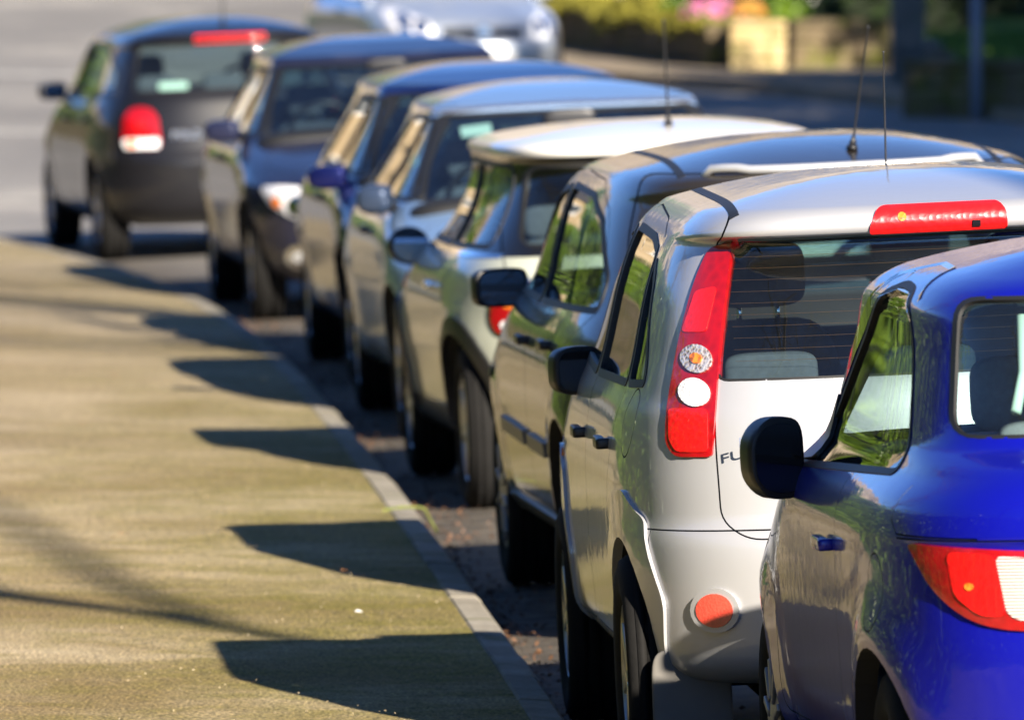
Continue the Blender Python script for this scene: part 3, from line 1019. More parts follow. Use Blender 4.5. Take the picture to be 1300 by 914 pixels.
# ------------------------------------------------------------------ the silver tall hatchback (in focus)
def silver_hatch():
    pt = paint('silver_paint', (0.50, 0.50, 0.51), metal=0.42, rough=0.36, dirt=0.22, dirtcol=(0.22, 0.19, 0.14))
    S = dict(name='parked_car', L=4.02, halfw=0.835, z0=0.29, zrim=1.452, dome=0.08, ymid=1.9, paint=pt,
        w=[(.29, .70), (.31, .75), (.35, .785), (.45, .795), (.60, .803), (.75, .803), (.86, .795), (.95, .778), (1.0, .758), (1.06, .738), (1.25, .685), (1.36, .64), (1.41, .607), (1.44, .572), (1.452, .555)],
        ar=[(0, 9), (.9, 8), (1.4, 10)], br=[(0, 3.2), (1, 3.2), (1.42, 4.2)],
        yr=[(.29, .12), (.31, .04), (.36, .005), (.45, 0), (.60, .0), (.665, .012), (.69, .045), (.80, .055), (.95, .075), (1.04, .10), (1.10, .135), (1.25, .235), (1.378, .322), (1.388, .265), (1.398, .232), (1.425, .23), (1.452, .27)],
        yf=[(.29, 3.85), (.33, 3.96), (.45, 4.02), (.6, 4.0), (.7, 3.94), (.8, 3.80), (.9, 3.46), (.98, 3.12), (1.03, 2.98), (1.25, 2.52), (1.40, 2.22), (1.452, 2.08)],
        wheels=[(.65, .30, .345), (3.15, .30, .345)], wr=.302, rimr=.19, rimstyle=7, ycowl=2.95, wst=2.25, flare=0.0,
        windows=[[(2.72, 1.035), (2.20, 1.355), (2.0, 1.38), (1.97, 1.005)], [(1.90, 1.005), (1.93, 1.382), (1.30, 1.372), (1.02, 1.345), (.88, 1.02)], [(.83, 1.02), (.96, 1.33), (.80, 1.27), (.58, 1.06), (.56, 1.03)]],
        rear_window=[(.525, 1.378), (.570, 1.045)], rw_r=0.03, rw_depth=0.8, rw_seal=.006,
        windscreen=[(.53, 1.43), (.70, 1.05)],
        tailgate_open=[(.50, 1.455), (.54, 1.38), (.572, 1.10), (.583, .90), (.578, .70), (.52, .655)],
        tailgate=[(.53, 1.458), (.54, 1.38), (.572, 1.10), (.583, .90), (.578, .70), (.52, .655)],
        doors=[[(3.02, .98), (2.15, 1.43), (1.94, 1.44), (1.93, .36), (2.82, .34), (2.9, .7)], [(1.90, .36), (1.91, 1.44), (1.28, 1.42), (.98, 1.38), (.85, 1.0), (1.08, .72), (1.16, .36)]],
        seams=[('left', [(.0, .677), (.34, .677), (.36, .60)]), ('right', [(.0, .677), (.34, .677), (.36, .60)]), ('rear', [(-.582, .677), (-.80, .677)]), ('rear', [(.582, .677), (.80, .677)])],
        bonnet=[(.62, 3.05), (.66, 3.5), (.55, 3.88)], flap=(.62, .93, .085, 'left'),
        mirror=dict(x=.712, y=2.52, z=.985, w=.135, h=.13, d=.16, mat=M['black'], e=.5, taper=.85, glass_mat=M['gloss_black']),  # black mirror glass: its dark reflection is put into the colour
        handles=[(2.08, .845), (1.14, .86)], front_seat=1.60, seat_top=1.14, rear_seat=.72)
    root, body, shell = build_car(S)
    thing(root, 'silver tall hatchback with tall red rear lamp columns, just ahead of the blue car', 'car', 'cars parked along the kerb')
    for s in (-1, 1):
        f = (lambda p: [(s * a, b) for a, b in p])
        tl = fillet(f([(.497, 1.385), (.552, 1.368), (.598, 1.28), (.648, 1.13), (.688, .96), (.694, .89), (.676, .858), (.590, .858), (.578, .95), (.550, 1.15)]), [.012, .03, .1, .1, .05, .03, .03, .012, .1, .1])
        t = patch(body, 'rear_lamp', 'rear', tl, M['red'], root, off=.007, thick=.02, step=.02)
        lamp_disc(body, 'indicator_lens', 'rear', (s * .606, 1.095), .035, M['bowl'], t, .011, .01)
        lamp_disc(body, 'indicator_bulb', 'rear', (s * .606, 1.095), .013, M['orange'], t, .0135, .004)
        lamp_disc(body, 'reversing_lens', 'rear', (s * .618, 1.014), .035, M['whitelens'], t, .011, .01)
        lw = fillet(f([(.592, .975), (.680, .975), (.684, .90), (.67, .870), (.598, .870)]), .012)
        patch(body, 'lower_lens', 'rear', lw, M['redflat'], t, off=.0095, thick=.004, step=.02)
        lw = fillet(f([(.545, 1.27), (.595, 1.26), (.635, 1.16), (.58, 1.16)]), .012)
        patch(body, 'brake_lens', 'rear', lw, M['redflat'], t, off=.0085, thick=.004, step=.02)
        ring = lamp_disc(body, 'reflector_bezel', 'rear', (s * .600, .482), .056, S['paint'], root, .012, .02)
        lamp_disc(body, 'reflector', 'rear', (s * .600, .482), .042, M['reflector'], ring, .0145, .01)
        # angular wheel arch mouldings, roof gutter
        sd = 'left' if s < 0 else 'right'
        def arch(cy, inner_r, outer_r, a0, a1, up=0.0):
            po, pi_ = [], []
            for k in range(15):
                a = R(a0 + (a1 - a0) * k / 14)
                ro = outer_r + 0.03 * max(0, math.cos((a - R(118)) * 1.2)) ** 4
                po.append((cy + ro * math.cos(a), .30 + ro * math.sin(a))); pi_.append((cy + inner_r * math.cos(a), .30 + inner_r * math.sin(a)))
            return po + pi_[::-1]
        for cy in (.65, 3.15):
            pa = fillet([(cy + y_, z_) for y_, z_ in ((-.36, .30), (-.39, .50), (-.27, .70), (-.06, .765), (.14, .755), (.33, .60), (.41, .45), (.42, .30))], .03)
            pb = [(cy + .343 * math.cos(R(a)), .30 + .343 * math.sin(R(a))) for a in range(0, 181, 9)]
            patch(body, 'wheel_arch_moulding', sd, list(pa) + [Vector(q) for q in pb], S['paint'], root, off=.009, thick=.025, step=.025)
        v = [(s * .483, .38), (s * .507, .38), (s * .493, 2.0), (s * .469, 2.0)]
        patch(body, 'roof_gutter', 'top', v, M['rubber'], root, off=.0012, thick=.006, step=.03)
        v = [(s * .488, .30), (s * .50, .30), (s * .485, 2.0), (s * .475, 2.0)]
    # high brake lamp
    hb = fillet([(-.145, 1.450), (.155, 1.450), (.172, 1.425), (.172, 1.395), (-.172, 1.395), (-.17, 1.41)], [.02, .02, .01, .008, .008, .01])
    t = patch(body, 'high_brake_lamp', 'rear', hb, M['redflat'], root, off=.010, thick=.02, step=.02)
    patch(body, 'lamp_window', 'rear', [(.085, 1.402), (.105, 1.402), (.105, 1.413), (.085, 1.413)], M['blackfilm'], t, off=.0115, thick=.004, step=.02)
    patch(body, 'bulb_window', 'rear', circle2(-.09, 1.425, .011, 10, .008), M['orange'], t, off=.0115, thick=.004, step=.02)
    text_mesh('FUSION', .034, M['badge'], 'badge', root, (-.535, .058, .885), (R(90 - 3), 0, 0), .002, (1.15, 1))
    # heater wires in the rear window
    bm_v, bm_f = [], []
    for k in range(10):
        z = 1.09 + k * .028
        pts = []
        for x in [(-.52 + i * .08) for i in range(14)]:
            h = body.shoot('rear', x, z); pts.append(h + Vector((0, .010, 0)))
        v, f = tube_mesh(pts, .0004, 4, cap=False)
        bm_f += [tuple(i + len(bm_v) for i in q) for q in f]; bm_v += v
    link_mesh('heater_wires', bm_v, bm_f, M['wire'], [c for c in root.children if c.name.startswith('rear_window')][0])
    # number plate low on the tailgate is behind the blue car; bumper strip, wiper
    patch(body, 'number_plate', 'rear', fillet([(-.26, .52), (.26, .52), (.26, .63), (-.26, .63)], .01), M['plate'], root, off=.006, thick=.01, step=.05)
    # rear mud flap
    for s in (-1, 1):
        sbox('mud_flap', (s * .66, .29, .24), (.10, .012, .14), .35, M['flap'], root, shear=lambda p: Vector((p.x, p.y - .03 * p.z, p.z)))
    # side repeater
    for s, sd in ((-1, 'left'), (1, 'right')):
        lamp_disc(body, 'side_repeater', sd, (3.02, .74), .028, M['orange'], root, .006, .01, ry=.018)
        hl = fillet([(s * .42, .86), (s * .74, .92), (s * .80, .70), (s * .50, .64)], .05)
        patch(body, 'headlamp', 'front', hl, M['clear'], root, off=.004, step=.04)
    h = body.shoot('top', .02, 1.9)
    antenna(root, h, .33, (0.01, -.12), .0024, base=False)
    place(root, 29.1, 1.135, 3.2, S['L'], False)
    return root
# ------------------------------------------------------------------ the other cars
def blue_hatch():
    pt = paint('blue_paint', (0.004, 0.006, 0.30), metal=0.2, rough=0.34, dirt=0.05)
    S = dict(name='parked_car', L=3.62, halfw=.82, z0=.24, zrim=1.405, dome=.075, ymid=1.75, paint=pt, step=.025, nq=34,
        w=[(.24, .70), (.27, .76), (.35, .795), (.50, .812), (.65, .818), (.78, .815), (.86, .81), (.90, .80), (.94, .78), (.965, .755), (.99, .728), (1.045, .708), (1.08, .70), (1.25, .668), (1.33, .66), (1.37, .63), (1.395, .59), (1.405, .565)],
        yr=[(.24, .12), (.30, .04), (.45, .0), (.60, .0), (.70, .01), (.80, .018), (.85, .02), (.862, .008), (.92, .012), (.97, .035), (1.005, .09), (1.025, .17), (1.042, .25), (1.065, .285), (1.2, .35), (1.34, .425), (1.375, .46), (1.395, .51), (1.405, .55)],
        yf=[(.24, 3.45), (.35, 3.58), (.5, 3.62), (.62, 3.58), (.72, 3.46), (.82, 3.15), (.90, 2.85), (.95, 2.70), (1.2, 2.25), (1.36, 1.95), (1.405, 1.78)],
        ar=[(0, 7), (.9, 7), (1.05, 7), (2, 7)], br=[(0, 3.0), (.9, 3.0), (1.1, 3.6), (2, 3.4)],
        wheels=[(.62, .29, .325), (3.02, .29, .325)], wr=.285, rimr=.18, rimstyle='cover', rim_mat=M['steel'], ycowl=2.66, wst=2.0, flare=.02,
        windows=[[(2.30, .935), (1.86, 1.19), (1.52, 1.345), (1.30, 1.375), (1.08, 1.368), (.92, 1.30), (.74, 1.02), (.78, .985)]], win_r=.07,
        rear_window=[(.592, 1.362), (.632, 1.07)], rw_r=.05, rw_depth=1.05, rw_seal=.008,
        windscreen=[(.52, 1.385), (.68, .98)],
        part_only=[('tailgate', 'rear', [(-.9, .862), (.9, .862), (.9, 1.045), (-.9, 1.045)], None)], rows=[1.045],
        doors=[[(2.62, .90), (2.34, .96), (1.80, 1.28), (1.50, 1.395), (1.36, 1.395), (1.30, .97), (1.26, .60), (1.33, .36), (2.62, .34)]],
        seams=[('left', [(.16, .866), (.44, .870), (.50, .90), (.50, .97)]), ('right', [(.16, .866), (.44, .870), (.50, .90), (.50, .97)]), ('rear', [(-.77, .862), (.77, .862)])],
        bonnet=[(.60, 2.72), (.66, 3.1), (.5, 3.45)], flap=(.62, .735, .085, 'left'),
        mirror=dict(x=.785, y=2.16, z=.955, w=.13, h=.19, d=.17, mat=M['black'], e=.5, taper=.55, arm=.03, glass_mat=M['gloss_black']),  # glossy black glass colour stands for the mirror's dark reflection
        handles=[(1.42, .80)], handle_mat=pt, seal_w=.014, front_seat=1.42, seat_top=1.0, rear_seat=.66, seatmat='greyseat')
    root, body, shell = build_car(S)
    thing(root, 'bright blue hatchback nearest the camera, cut off by the right edge', 'car', 'cars parked along the kerb')
    for s in (-1, 1):
        f = (lambda p: [(s * a, b) for a, b in p])
        tl = fillet(f([(.752, .855), (.40, .832), (.36, .77), (.40, .675), (.56, .668), (.65, .690), (.715, .755)]), [.015, .03, .05, .04, .1, .08, .06])
        t = patch(body, 'rear_lamp', 'rear', tl, M['red'], root, off=.008, thick=.02, step=.02, bulge=.006)
        rb = fillet(f([(.68, .840), (.590, .834), (.575, .700), (.625, .702), (.67, .745)]), .02)
        patch(body, 'brake_lens', 'rear', rb, M['redflat'], t, off=.0150, thick=.003, step=.02)
        rv = fillet(f([(.588, .830), (.42, .818), (.42, .698), (.55, .692), (.572, .708)]), .015)
        patch(body, 'reversing_lens', 'rear', rv, M['ribbed'], t, off=.0152, thick=.003, step=.02)
        lamp_disc(body, 'bulb', 'rear', (s * .640, .765), .008, M['orange'], t, .0175, .004)
        sd = 'left' if s < 0 else 'right'
        # black mirror foot at the front lower corner of the window
        patch(body, 'mirror_foot', sd, fillet([(2.46, .93), (2.40, 1.00), (2.12, 1.10), (2.06, .955)], .02), M['black'], root, off=.006, thick=.01)
        ribbon(body, 'door_frame', sd, [(2.36, .972), (1.90, 1.225), (1.56, 1.362), (1.32, 1.388), (1.08, 1.385), (.93, 1.33)], .055, M['gloss_black'], root, closed=False, off=.003)
        hl = fillet(f([(.42, .78), (.76, .84), (.80, .62), (.50, .58)]), .05)
        patch(body, 'headlamp', 'front', hl, M['clear'], root, off=.004, step=.04)
    patch(body, 'number_plate', 'rear', fillet([(-.26, .46), (.26, .46), (.26, .57), (-.26, .57)], .01), M['plate'], root, off=.006, thick=.01, step=.05)
    tube('washer_hose', [(-.50, .42, 1.12), (-.47, .50, 1.20), (-.46, .56, 1.32)], .012, M['sticker'], root)
    place(root, 25.1, 1.675, 4.8, S['L'], False, roll=2.8)
    return root

def grey_estate():
    pt = paint('dark_grey_paint', (0.028, 0.023, 0.018), metal=0.1, rough=0.33, dirt=0.12)
    S = dict(name='parked_car', L=4.33, halfw=.86, z0=.24, zrim=1.395, dome=.085, ymid=2.1, paint=pt,
        w=[(.24, .72), (.27, .78), (.35, .83), (.50, .85), (.65, .86), (.78, .855), (.88, .835), (.94, .81), (1.0, .78), (1.15, .735), (1.28, .69), (1.34, .655), (1.38, .615), (1.395, .585)],
        ar=[(0, 8), (.9, 7), (1.3, 5.5)], br=[(0, 3.0), (1.3, 2.8)],
        yr=[(.24, .12), (.30, .04), (.45, .0), (.65, .0), (.72, .04), (.9, .07), (1.0, .11), (1.30, .30), (1.335, .26), (1.36, .25), (1.38, .28), (1.395, .34)],
        yf=[(.24, 4.15), (.35, 4.28), (.5, 4.33), (.68, 4.27), (.78, 4.1), (.88, 3.75), (.96, 3.45), (1.0, 3.32), (1.2, 2.9), (1.34, 2.6), (1.395, 2.40)],
        wheels=[(.85, .31, .35), (3.49, .31, .35)], wr=.315, rimr=.20, rimstyle='cover', rim_mat=M['steel'], ycowl=3.28, wst=2.6, flare=.015,
        windows=[[(3.05, .985), (2.42, 1.30), (2.18, 1.325), (2.08, .975)], [(2.00, .975), (2.10, 1.328), (1.35, 1.315), (.95, 1.25), (.62, 1.08), (.60, .99)]],
        rear_window=[(.56, 1.28), (.64, 1.03)], windscreen=[(.53, 1.37), (.70, 1.02)],
        tailgate=[(.58, 1.39), (.64, 1.2), (.68, .9), (.60, .70)],
        doors=[[(3.15, .96), (2.40, 1.36), (2.10, 1.375), (2.02, .36), (3.02, .34), (3.1, .7)], [(1.98, .36), (2.08, 1.375), (1.3, 1.36), (.9, 1.28), (.55, 1.0), (1.05, .80), (1.28, .60), (1.32, .36)]],
        bonnet=[(.62, 3.4), (.68, 3.8), (.5, 4.15)],
        mirror=dict(x=.765, y=2.93, z=.985, w=.175, h=.125, d=.13, mat=M['black'], e=.4, taper=.9, arm=.09),
        handles=[(2.16, .85), (1.35, .865)], front_seat=2.0, seat_top=1.0, rear_seat=.95)
    root, body, shell = build_car(S)
    thing(root, 'dark grey family car between the silver hatchback and the white-roofed car', 'car', 'cars parked along the kerb')
    for s, sd in ((-1, 'left'), (1, 'right')):
        ribbon(body, 'rubbing_strip', sd, [(2.95, .555), (2.08, .545)], .045, M['strip'], root, closed=False, off=.014)
        ribbon(body, 'rubbing_strip', sd, [(1.94, .545), (1.32, .54)], .045, M['strip'], root, closed=False, off=.014)
        ribbon(body, 'sill_trim', sd, [(3.1, .30), (1.25, .30)], .05, M['strip'], root, closed=False, off=.01)
        patch(body, 'roof_gutter', 'top', [(s * .468, .5), (s * .492, .5), (s * .492, 2.2), (s * .468, 2.2)], M['rubber'], root, off=.0012, thick=.006, step=.04)
        tl = fillet([(s * .60, .88), (s * .72, .86), (s * .76, .70), (s * .62, .68)], .03)
        patch(body, 'rear_lamp', 'rear', tl, M['red'], root, off=.007, thick=.02, step=.03)
        hl = fillet([(s * .45, .80), (s * .76, .86), (s * .80, .66), (s * .50, .62)], .05)
        patch(body, 'headlamp', 'front', hl, M['clear'], root, off=.004, step=.05)
        lamp_disc(body, 'side_repeater', sd, (3.35, .70), .028, M['black'], root, .006, .01, ry=.018)
    # raised lip across the back of the roof
    pts = []
    for k in range(25):
        x = -.43 + .86 * k / 24
        h = body.shoot('top', x, .30 + .16 * abs(x / .43) ** 3)
        lift = .018 if abs(x) > .40 else (.030 if abs(x) > .30 else .024)
        if k in (0, 24): lift = -.01
        pts.append(h + Vector((0, 0, lift - .012)))
    tube('roof_spoiler', pts, .014, M['satin'], root, 10)
    patch(body, 'number_plate', 'rear', fillet([(-.26, .75), (.26, .75), (.26, .86), (-.26, .86)], .01), M['plate'], root, off=.006, thick=.01, step=.05)
    h = body.shoot('top', 0.05, .62)
    antenna(root, h, .385, (0.15, -.25), .0032)
    place(root, 35.0, 1.09, 4.6, S['L'], False)
    return root

def cream_hatch():
    pt = paint('pale_green_cream_paint', (0.50, 0.52, 0.42), metal=0.1, rough=0.3, dirt=0.3)
    white = paint('white_roof_paint', (0.78, 0.76, 0.70), metal=0.0, rough=0.3, dirt=0.05)
    def mo(c, n, base):
        if c.z > 1.2685: return white
        if c.z > .9155: return M['gloss_black']
        if c.z < .335: return M['black']
        return base
    S = dict(name='parked_car', L=3.63, halfw=.80, z0=.20, zrim=1.325, dome=.052, ymid=1.75, paint=pt, mat_of=mo, rows=[.335, .915, 1.268],
        w=[(.20, .66), (.24, .73), (.335, .765), (.45, .78), (.60, .80), (.72, .802), (.82, .785), (.88, .76), (.915, .732), (.93, .715), (1.255, .585), (1.268, .592), (1.29, .600), (1.305, .59), (1.318, .565), (1.325, .545)],
        yr=[(.20, .15), (.27, .04), (.45, .0), (.60, .0), (.68, .02), (.82, .05), (.915, .10), (1.255, .30), (1.268, .27), (1.29, .255), (1.31, .28), (1.325, .33)],
        yf=[(.20, 3.45), (.35, 3.58), (.5, 3.62), (.65, 3.58), (.75, 3.45), (.83, 3.0), (.89, 2.68), (.93, 2.55), (1.255, 2.02), (1.268, 2.03), (1.29, 2.03), (1.325, 1.93)],
        ar=[(0, 6), (2, 6)], br=[(0, 2.9), (.9, 2.9), (1.2, 3.2), (2, 3.2)], bf=[(0, 2.5), (1, 2.4), (1.3, 3)],
        wheels=[(.58, .30, .34), (3.05, .30, .34)], wr=.30, rimr=.205, rimstyle=7, ycowl=2.52, wst=2.02, flare=.022, gap=.005,
        windows=[[(2.42, .945), (1.96, 1.235), (1.50, 1.24), (1.42, .94)], [(1.34, .94), (1.42, 1.24), (.62, 1.235), (.50, .95)]],
        rear_window=[(.50, 1.235), (.56, .955)], windscreen=[(.55, 1.245), (.64, .965)], rw_depth=.55,
        tailgate=[(.565, 1.26), (.62, .93), (.60, .60), (.52, .53)],
        doors=[[(2.45, .925), (1.44, .925), (1.30, .925), (1.24, .60), (1.36, .345), (2.50, .345), (2.56, .7)]],
        bonnet=[(.52, 2.60), (.62, 3.0), (.4, 3.5)], flap=(.62, .80, .075, 'right'),
        mirror=dict(x=.715, y=2.36, z=.905, w=.165, h=.145, d=.14, mat=M['black'], e=1.0, taper=1.0, oval=True, arm=.05, armz=-.2),
        handles=[(1.46, .79)], handle_mat=M['chrome'], front_seat=1.45, seat_top=.92, rear_seat=.62, glass=M['glass'])
    root, body, shell = build_car(S)
    thing(root, 'small cream-green hatchback with white roof, black window band and oval mirror', 'car', 'cars parked along the kerb')
    for s, sd in ((-1, 'left'), (1, 'right')):
        for cy in (.58, 3.05):
            po = [(cy + .40 * math.cos(R(a)), .30 + .40 * math.sin(R(a))) for a in range(-2, 183, 8)]
            pi_ = [(cy + .338 * math.cos(R(a)), .30 + .338 * math.sin(R(a))) for a in range(-2, 183, 8)]
            patch(body, 'wheel_arch_moulding', sd, [Vector(q) for q in po + pi_[::-1]], M['black'], root, off=.012, thick=.03, step=.03)
        tl = fillet([(s * .55, .855), (s * .66, .84), (s * .675, .68), (s * .655, .64), (s * .56, .645), (s * .535, .70)], .03)
        bz = patch(body, 'lamp_bezel', 'rear', grow(tl, .012), M['chrome'], root, off=.005, thick=.012, step=.02)
        patch(body, 'rear_lamp', 'rear', tl, M['red'], bz, off=.010, thick=.012, step=.02)
        lamp_disc(body, 'indicator_lens', 'rear', (s * .605, .765), .038, M['orange'], bz, .0125, .005, ry=.035)
        lamp_disc(body, 'reversing_lens', 'rear', (s * .625, .672), .018, M['whitelens'], bz, .0125, .005)
        hl = circle2(s * .56, .72, .10, 26, .12)
        patch(body, 'headlamp', 'front', hl, M['clear'], root, off=.004, step=.04)
        ribbon(body, 'waist_trim', sd, [(2.50, .918), (.35, .918)], .014, M['chrome'], root, closed=False, off=.003)
        patch(body, 'side_repeater', sd, fillet([(2.62, .74), (2.80, .74), (2.80, .79), (2.62, .79)], .015), M['orange'], root, off=.006, thick=.01)
    patch(body, 'number_plate', 'rear', fillet([(-.26, .60), (.26, .60), (.26, .71), (-.26, .71)], .01), M['plate'], root, off=.006, thick=.01, step=.05)
    patch(body, 'plate_chrome', 'rear', fillet([(-.3, .735), (.3, .735), (.3, .765), (-.3, .765)], .01), M['chrome'], root, off=.01, thick=.012, step=.05)
    h = body.shoot('top', 0.035, .62)
    antenna(root, h, .40, (-.03, -.25), .0042)
    place(root, 42.6, .655, 5.2, S['L'], False)
    return root

def facing_common(S, lamp, extra_lamp=None, fog=None, grille=None, lampmat='clear'):
    root, body, shell = build_car(S)
    for s in (-1, 1):
        f = (lambda p: [(s * a, b) for a, b in p])
        hl = fillet(f(lamp), S.get('lamp_r', .04))
        t = patch(body, 'headlamp', 'front', hl, M[lampmat], root, off=.006, thick=.02, step=.025, bulge=.008)
        if extra_lamp: patch(body, 'indicator_lens', 'front', fillet(f(extra_lamp), .02), M['orange'], t, off=.016, thick=.003, step=.02)
        for cx, cz, r in S.get('bowls', []): lamp_disc(body, 'lamp_bowl', 'front', (s * cx, cz), r, M['lampsilver'], t, .0165, .004)
        if fog:
            b = lamp_disc(body, 'fog_lamp', 'front', (s * fog[0], fog[1]), fog[2], M['lampsilver'], root, .008, .02)
            lamp_disc(body, 'fog_bulb', 'front', (s * fog[0], fog[1]), fog[2] * .4, M['whitelens'], b, .011, .004)
        tl = fillet(f([(.60, .95), (.74, .93), (.76, .72), (.62, .72)]), .03)
        patch(body, 'rear_lamp', 'rear', tl, M['red'], root, off=.006, thick=.02, step=.04)
    for gr in grille or []:
        patch(body, 'grille', 'front', fillet(sym(gr), .02), M['blackfilm'], root, off=.004, thick=.01, step=.04)
    patch(body, 'number_plate', 'front', fillet([(-.26, S['plate_z'] - .055), (.26, S['plate_z'] - .055), (.26, S['plate_z'] + .055), (-.26, S['plate_z'] + .055)], .01), M['whiteplate'], root, off=.012, thick=.02, step=.05)
    # wipers resting at the foot of the windscreen
    zc = S['windscreen'][-1][1]
    for x0 in (-.12, .50):
        pts = [body.shoot('front', x0 - .52 * t, zc - .01 + .045 * t) + Vector((0, .012, .008)) for t in [i / 8 for i in range(9)]]
        tube('wiper', pts, .007, M['black'], root, 6)
    return root, body

def base_facing(L, W_, top, dome, zrim, cowl, ws, paint_, **kw):
    """hatchback seen from the front; cowl=(back from nose, z); ws=(back from nose, z) of the windscreen header"""
    cy, cz = L - cowl[0], cowl[1]
    wy, wz = L - ws[0], ws[1]
    S = dict(name='parked_car', L=L, halfw=W_, z0=.20, zrim=zrim, dome=dome, ymid=L * .5, paint=paint_, nq=26, step=.035, bf=[(0, 2.6), (.86, 2.7), (1.0, 4.4), (2, 4.2)],
        w=[(.20, W_ - .15), (.25, W_ - .07), (.35, W_ - .03), (.5, W_ - .012), (.65, W_), (.78, W_ - .005), (.86, W_ - .03), (cz - .01, W_ - .075), (cz + .04, W_ - .105), (wz - .08, top + .06), (wz - .02, top + .03), (zrim - .012, top), (zrim, top - .02)],
        yr=[(.20, .14), (.3, .03), (.45, .0), (.65, .0), (.8, .04), (.95, .10), (1.25, .35), (1.28, .30), (zrim, .36)],
        yf=[(.20, L - .12), (.28, L - .04), (.40, L), (.52, L), (.60, L - .03), (.68, L - .09), (.76, L - .30), (.84, L - .62), (cz - .03, L - cowl[0] + .12), (cz, cy), ((cz + wz) / 2, (cy + wy) / 2 + .03), (wz, wy), (zrim - .01, wy - .10), (zrim, wy - .2)],
        wheels=[(.75, .30, .335), (L - .82, .30, .335)], wr=.30, rimr=.195, rimstyle=5, ycowl=cy, wst=wy, flare=.015,
        windows=[[(cy - .22, cz + .03), (wy - .02, wz - .015), (wy - .35, wz), (wy - .42, cz + .03)], [(wy - .50, cz + .03), (wy - .43, wz), (wy - 1.15, wz - .02), (wy - 1.42, wz - .16), (wy - 1.45, cz + .05)]],
        rear_window=[(.50, 1.23), (.60, 1.0)], windscreen=[(top + .005, wz + .005), (W_ - .140, cz + .025)], rw_depth=.7,
        doors=[[(cy - .12, cz), (wy, wz + .045), (wy - .38, wz + .05), (wy - .45, .34), (cy - .15, .34), (cy - .08, .7)]],
        bonnet=[(W_ - .20, cy + .12), (W_ - .13, L - .7), (W_ - .32, L - .22)],
        handles=[(wy - .33, .82)], front_seat=wy - .45, seat_top=.98, rear_seat=wy - 1.5, plate_z=.42)
    S.update(kw)
    return S

def silver_blue_hatch():
    pt = paint('silver_blue_paint', (0.20, 0.31, 0.48), metal=0.3, rough=0.3, dirt=0.2)
    S = base_facing(4.2, .855, .545, .07, 1.335, (1.02, .93), (1.78, 1.285), pt,
        mirror=dict(x=.775, y=4.2 - 1.42, z=.965, w=.15, h=.125, d=.14, mat=paint('dark_mirror_paint', (.03, .045, .08), .2, .3, dirt=.05), e=.6, taper=.8),
        bowls=[(.66, .70, .055), (.55, .665, .05)])
    lamp = [(.765, .79), (.62, .735), (.45, .69), (.43, .61), (.60, .60), (.74, .64)]
    root, body = facing_common(S, lamp, [(.755, .775), (.69, .755), (.69, .70), (.75, .71)], None, [[(.36, .66), (.38, .60)], [(.5, .36), (.45, .27)]])
    thing(root, 'silver-blue hatchback facing the camera with a pale ticket in its windscreen corner', 'car', 'cars parked along the kerb')
    ribbon(body, 'windscreen_trim', 'front', [(.58, 1.300), (.3, 1.312), (0, 1.316), (-.3, 1.312), (-.58, 1.300)], .016, M['badge'], root, closed=False, off=.006)  # bright ribbon drawn in place of the highlight on the roof's front edge
    tk = patch(body, 'ticket', 'front', [(.33, 1.222), (.46, 1.212), (.46, 1.252), (.33, 1.262)], M['sticker'], root, off=-.012, thick=.002)
    place(root, 47.8, .43, 4.5, S['L'], True)
    return root

def navy_hatch():
    pt = paint('navy_paint', (0.006, 0.016, 0.09), metal=0.1, rough=0.3, dirt=0.08)
    S = base_facing(4.25, .855, .545, .075, 1.33, (.98, .91), (1.72, 1.275), pt,
        mirror=dict(x=.755, y=4.25 - 1.35, z=.925, w=.19, h=.115, d=.13, mat=paint('blue_mirror_paint', (.008, .012, .09), .3, .3, dirt=.1), e=.5, taper=.8),
        bowls=[(.66, .68, .055), (.55, .65, .05)])
    lamp = [(.765, .77), (.62, .73), (.47, .69), (.45, .60), (.60, .58), (.74, .63)]
    root, body = facing_common(S, lamp, None, None, [[(.38, .66), (.40, .58)], [(.5, .36), (.45, .27)]])
    thing(root, 'navy blue car with a blue mirror, between the silver-blue and the dark indigo hatchback', 'car', 'cars parked along the kerb')
    patch(body, 'tax_disc', 'front', circle2(.50, 1.0, .055, 20, .075), M['sticker'], root, off=-.014, thick=.002)
    place(root, 53.1, .16, 5.0, S['L'], True)
    return root

def indigo_hatch():
    pt = paint('dark_indigo_paint', (0.018, 0.021, 0.05), metal=0.1, rough=0.33, dirt=0.1)
    S = base_facing(4.24, .875, .575, .08, 1.345, (1.12, .92), (1.88, 1.28), pt,
        mirror=dict(x=.80, y=4.24 - 1.62, z=.97, w=.19, h=.12, d=.14, mat=pt, e=.5, taper=.8),
        yf=[(.20, 4.12), (.28, 4.20), (.40, 4.24), (.52, 4.24), (.64, 4.21), (.70, 4.15), (.76, 3.95), (.84, 3.55), (.89, 3.25), (.92, 3.12), (1.1, 2.75), (1.28, 2.36), (1.335, 2.24), (1.345, 2.14)],
        bowls=[(.62, .598, .05), (.52, .585, .045)])
    lamp = [(.80, .70), (.66, .70), (.44, .66), (.42, .57), (.48, .53), (.64, .525), (.76, .60)]
    root, body = facing_common(S, lamp, [(.745, .645), (.70, .64), (.70, .59), (.73, .59)], (.63, .335, .062), [[(.32, .66), (.10, .50)], [(.42, .34), (.40, .24)]])
    thing(root, 'dark indigo hatchback facing the camera with pale headlamp and round fog lamp', 'car', 'cars parked along the kerb')
    place(root, 60.9, -.435, 5.7, S['L'], True)
    return root

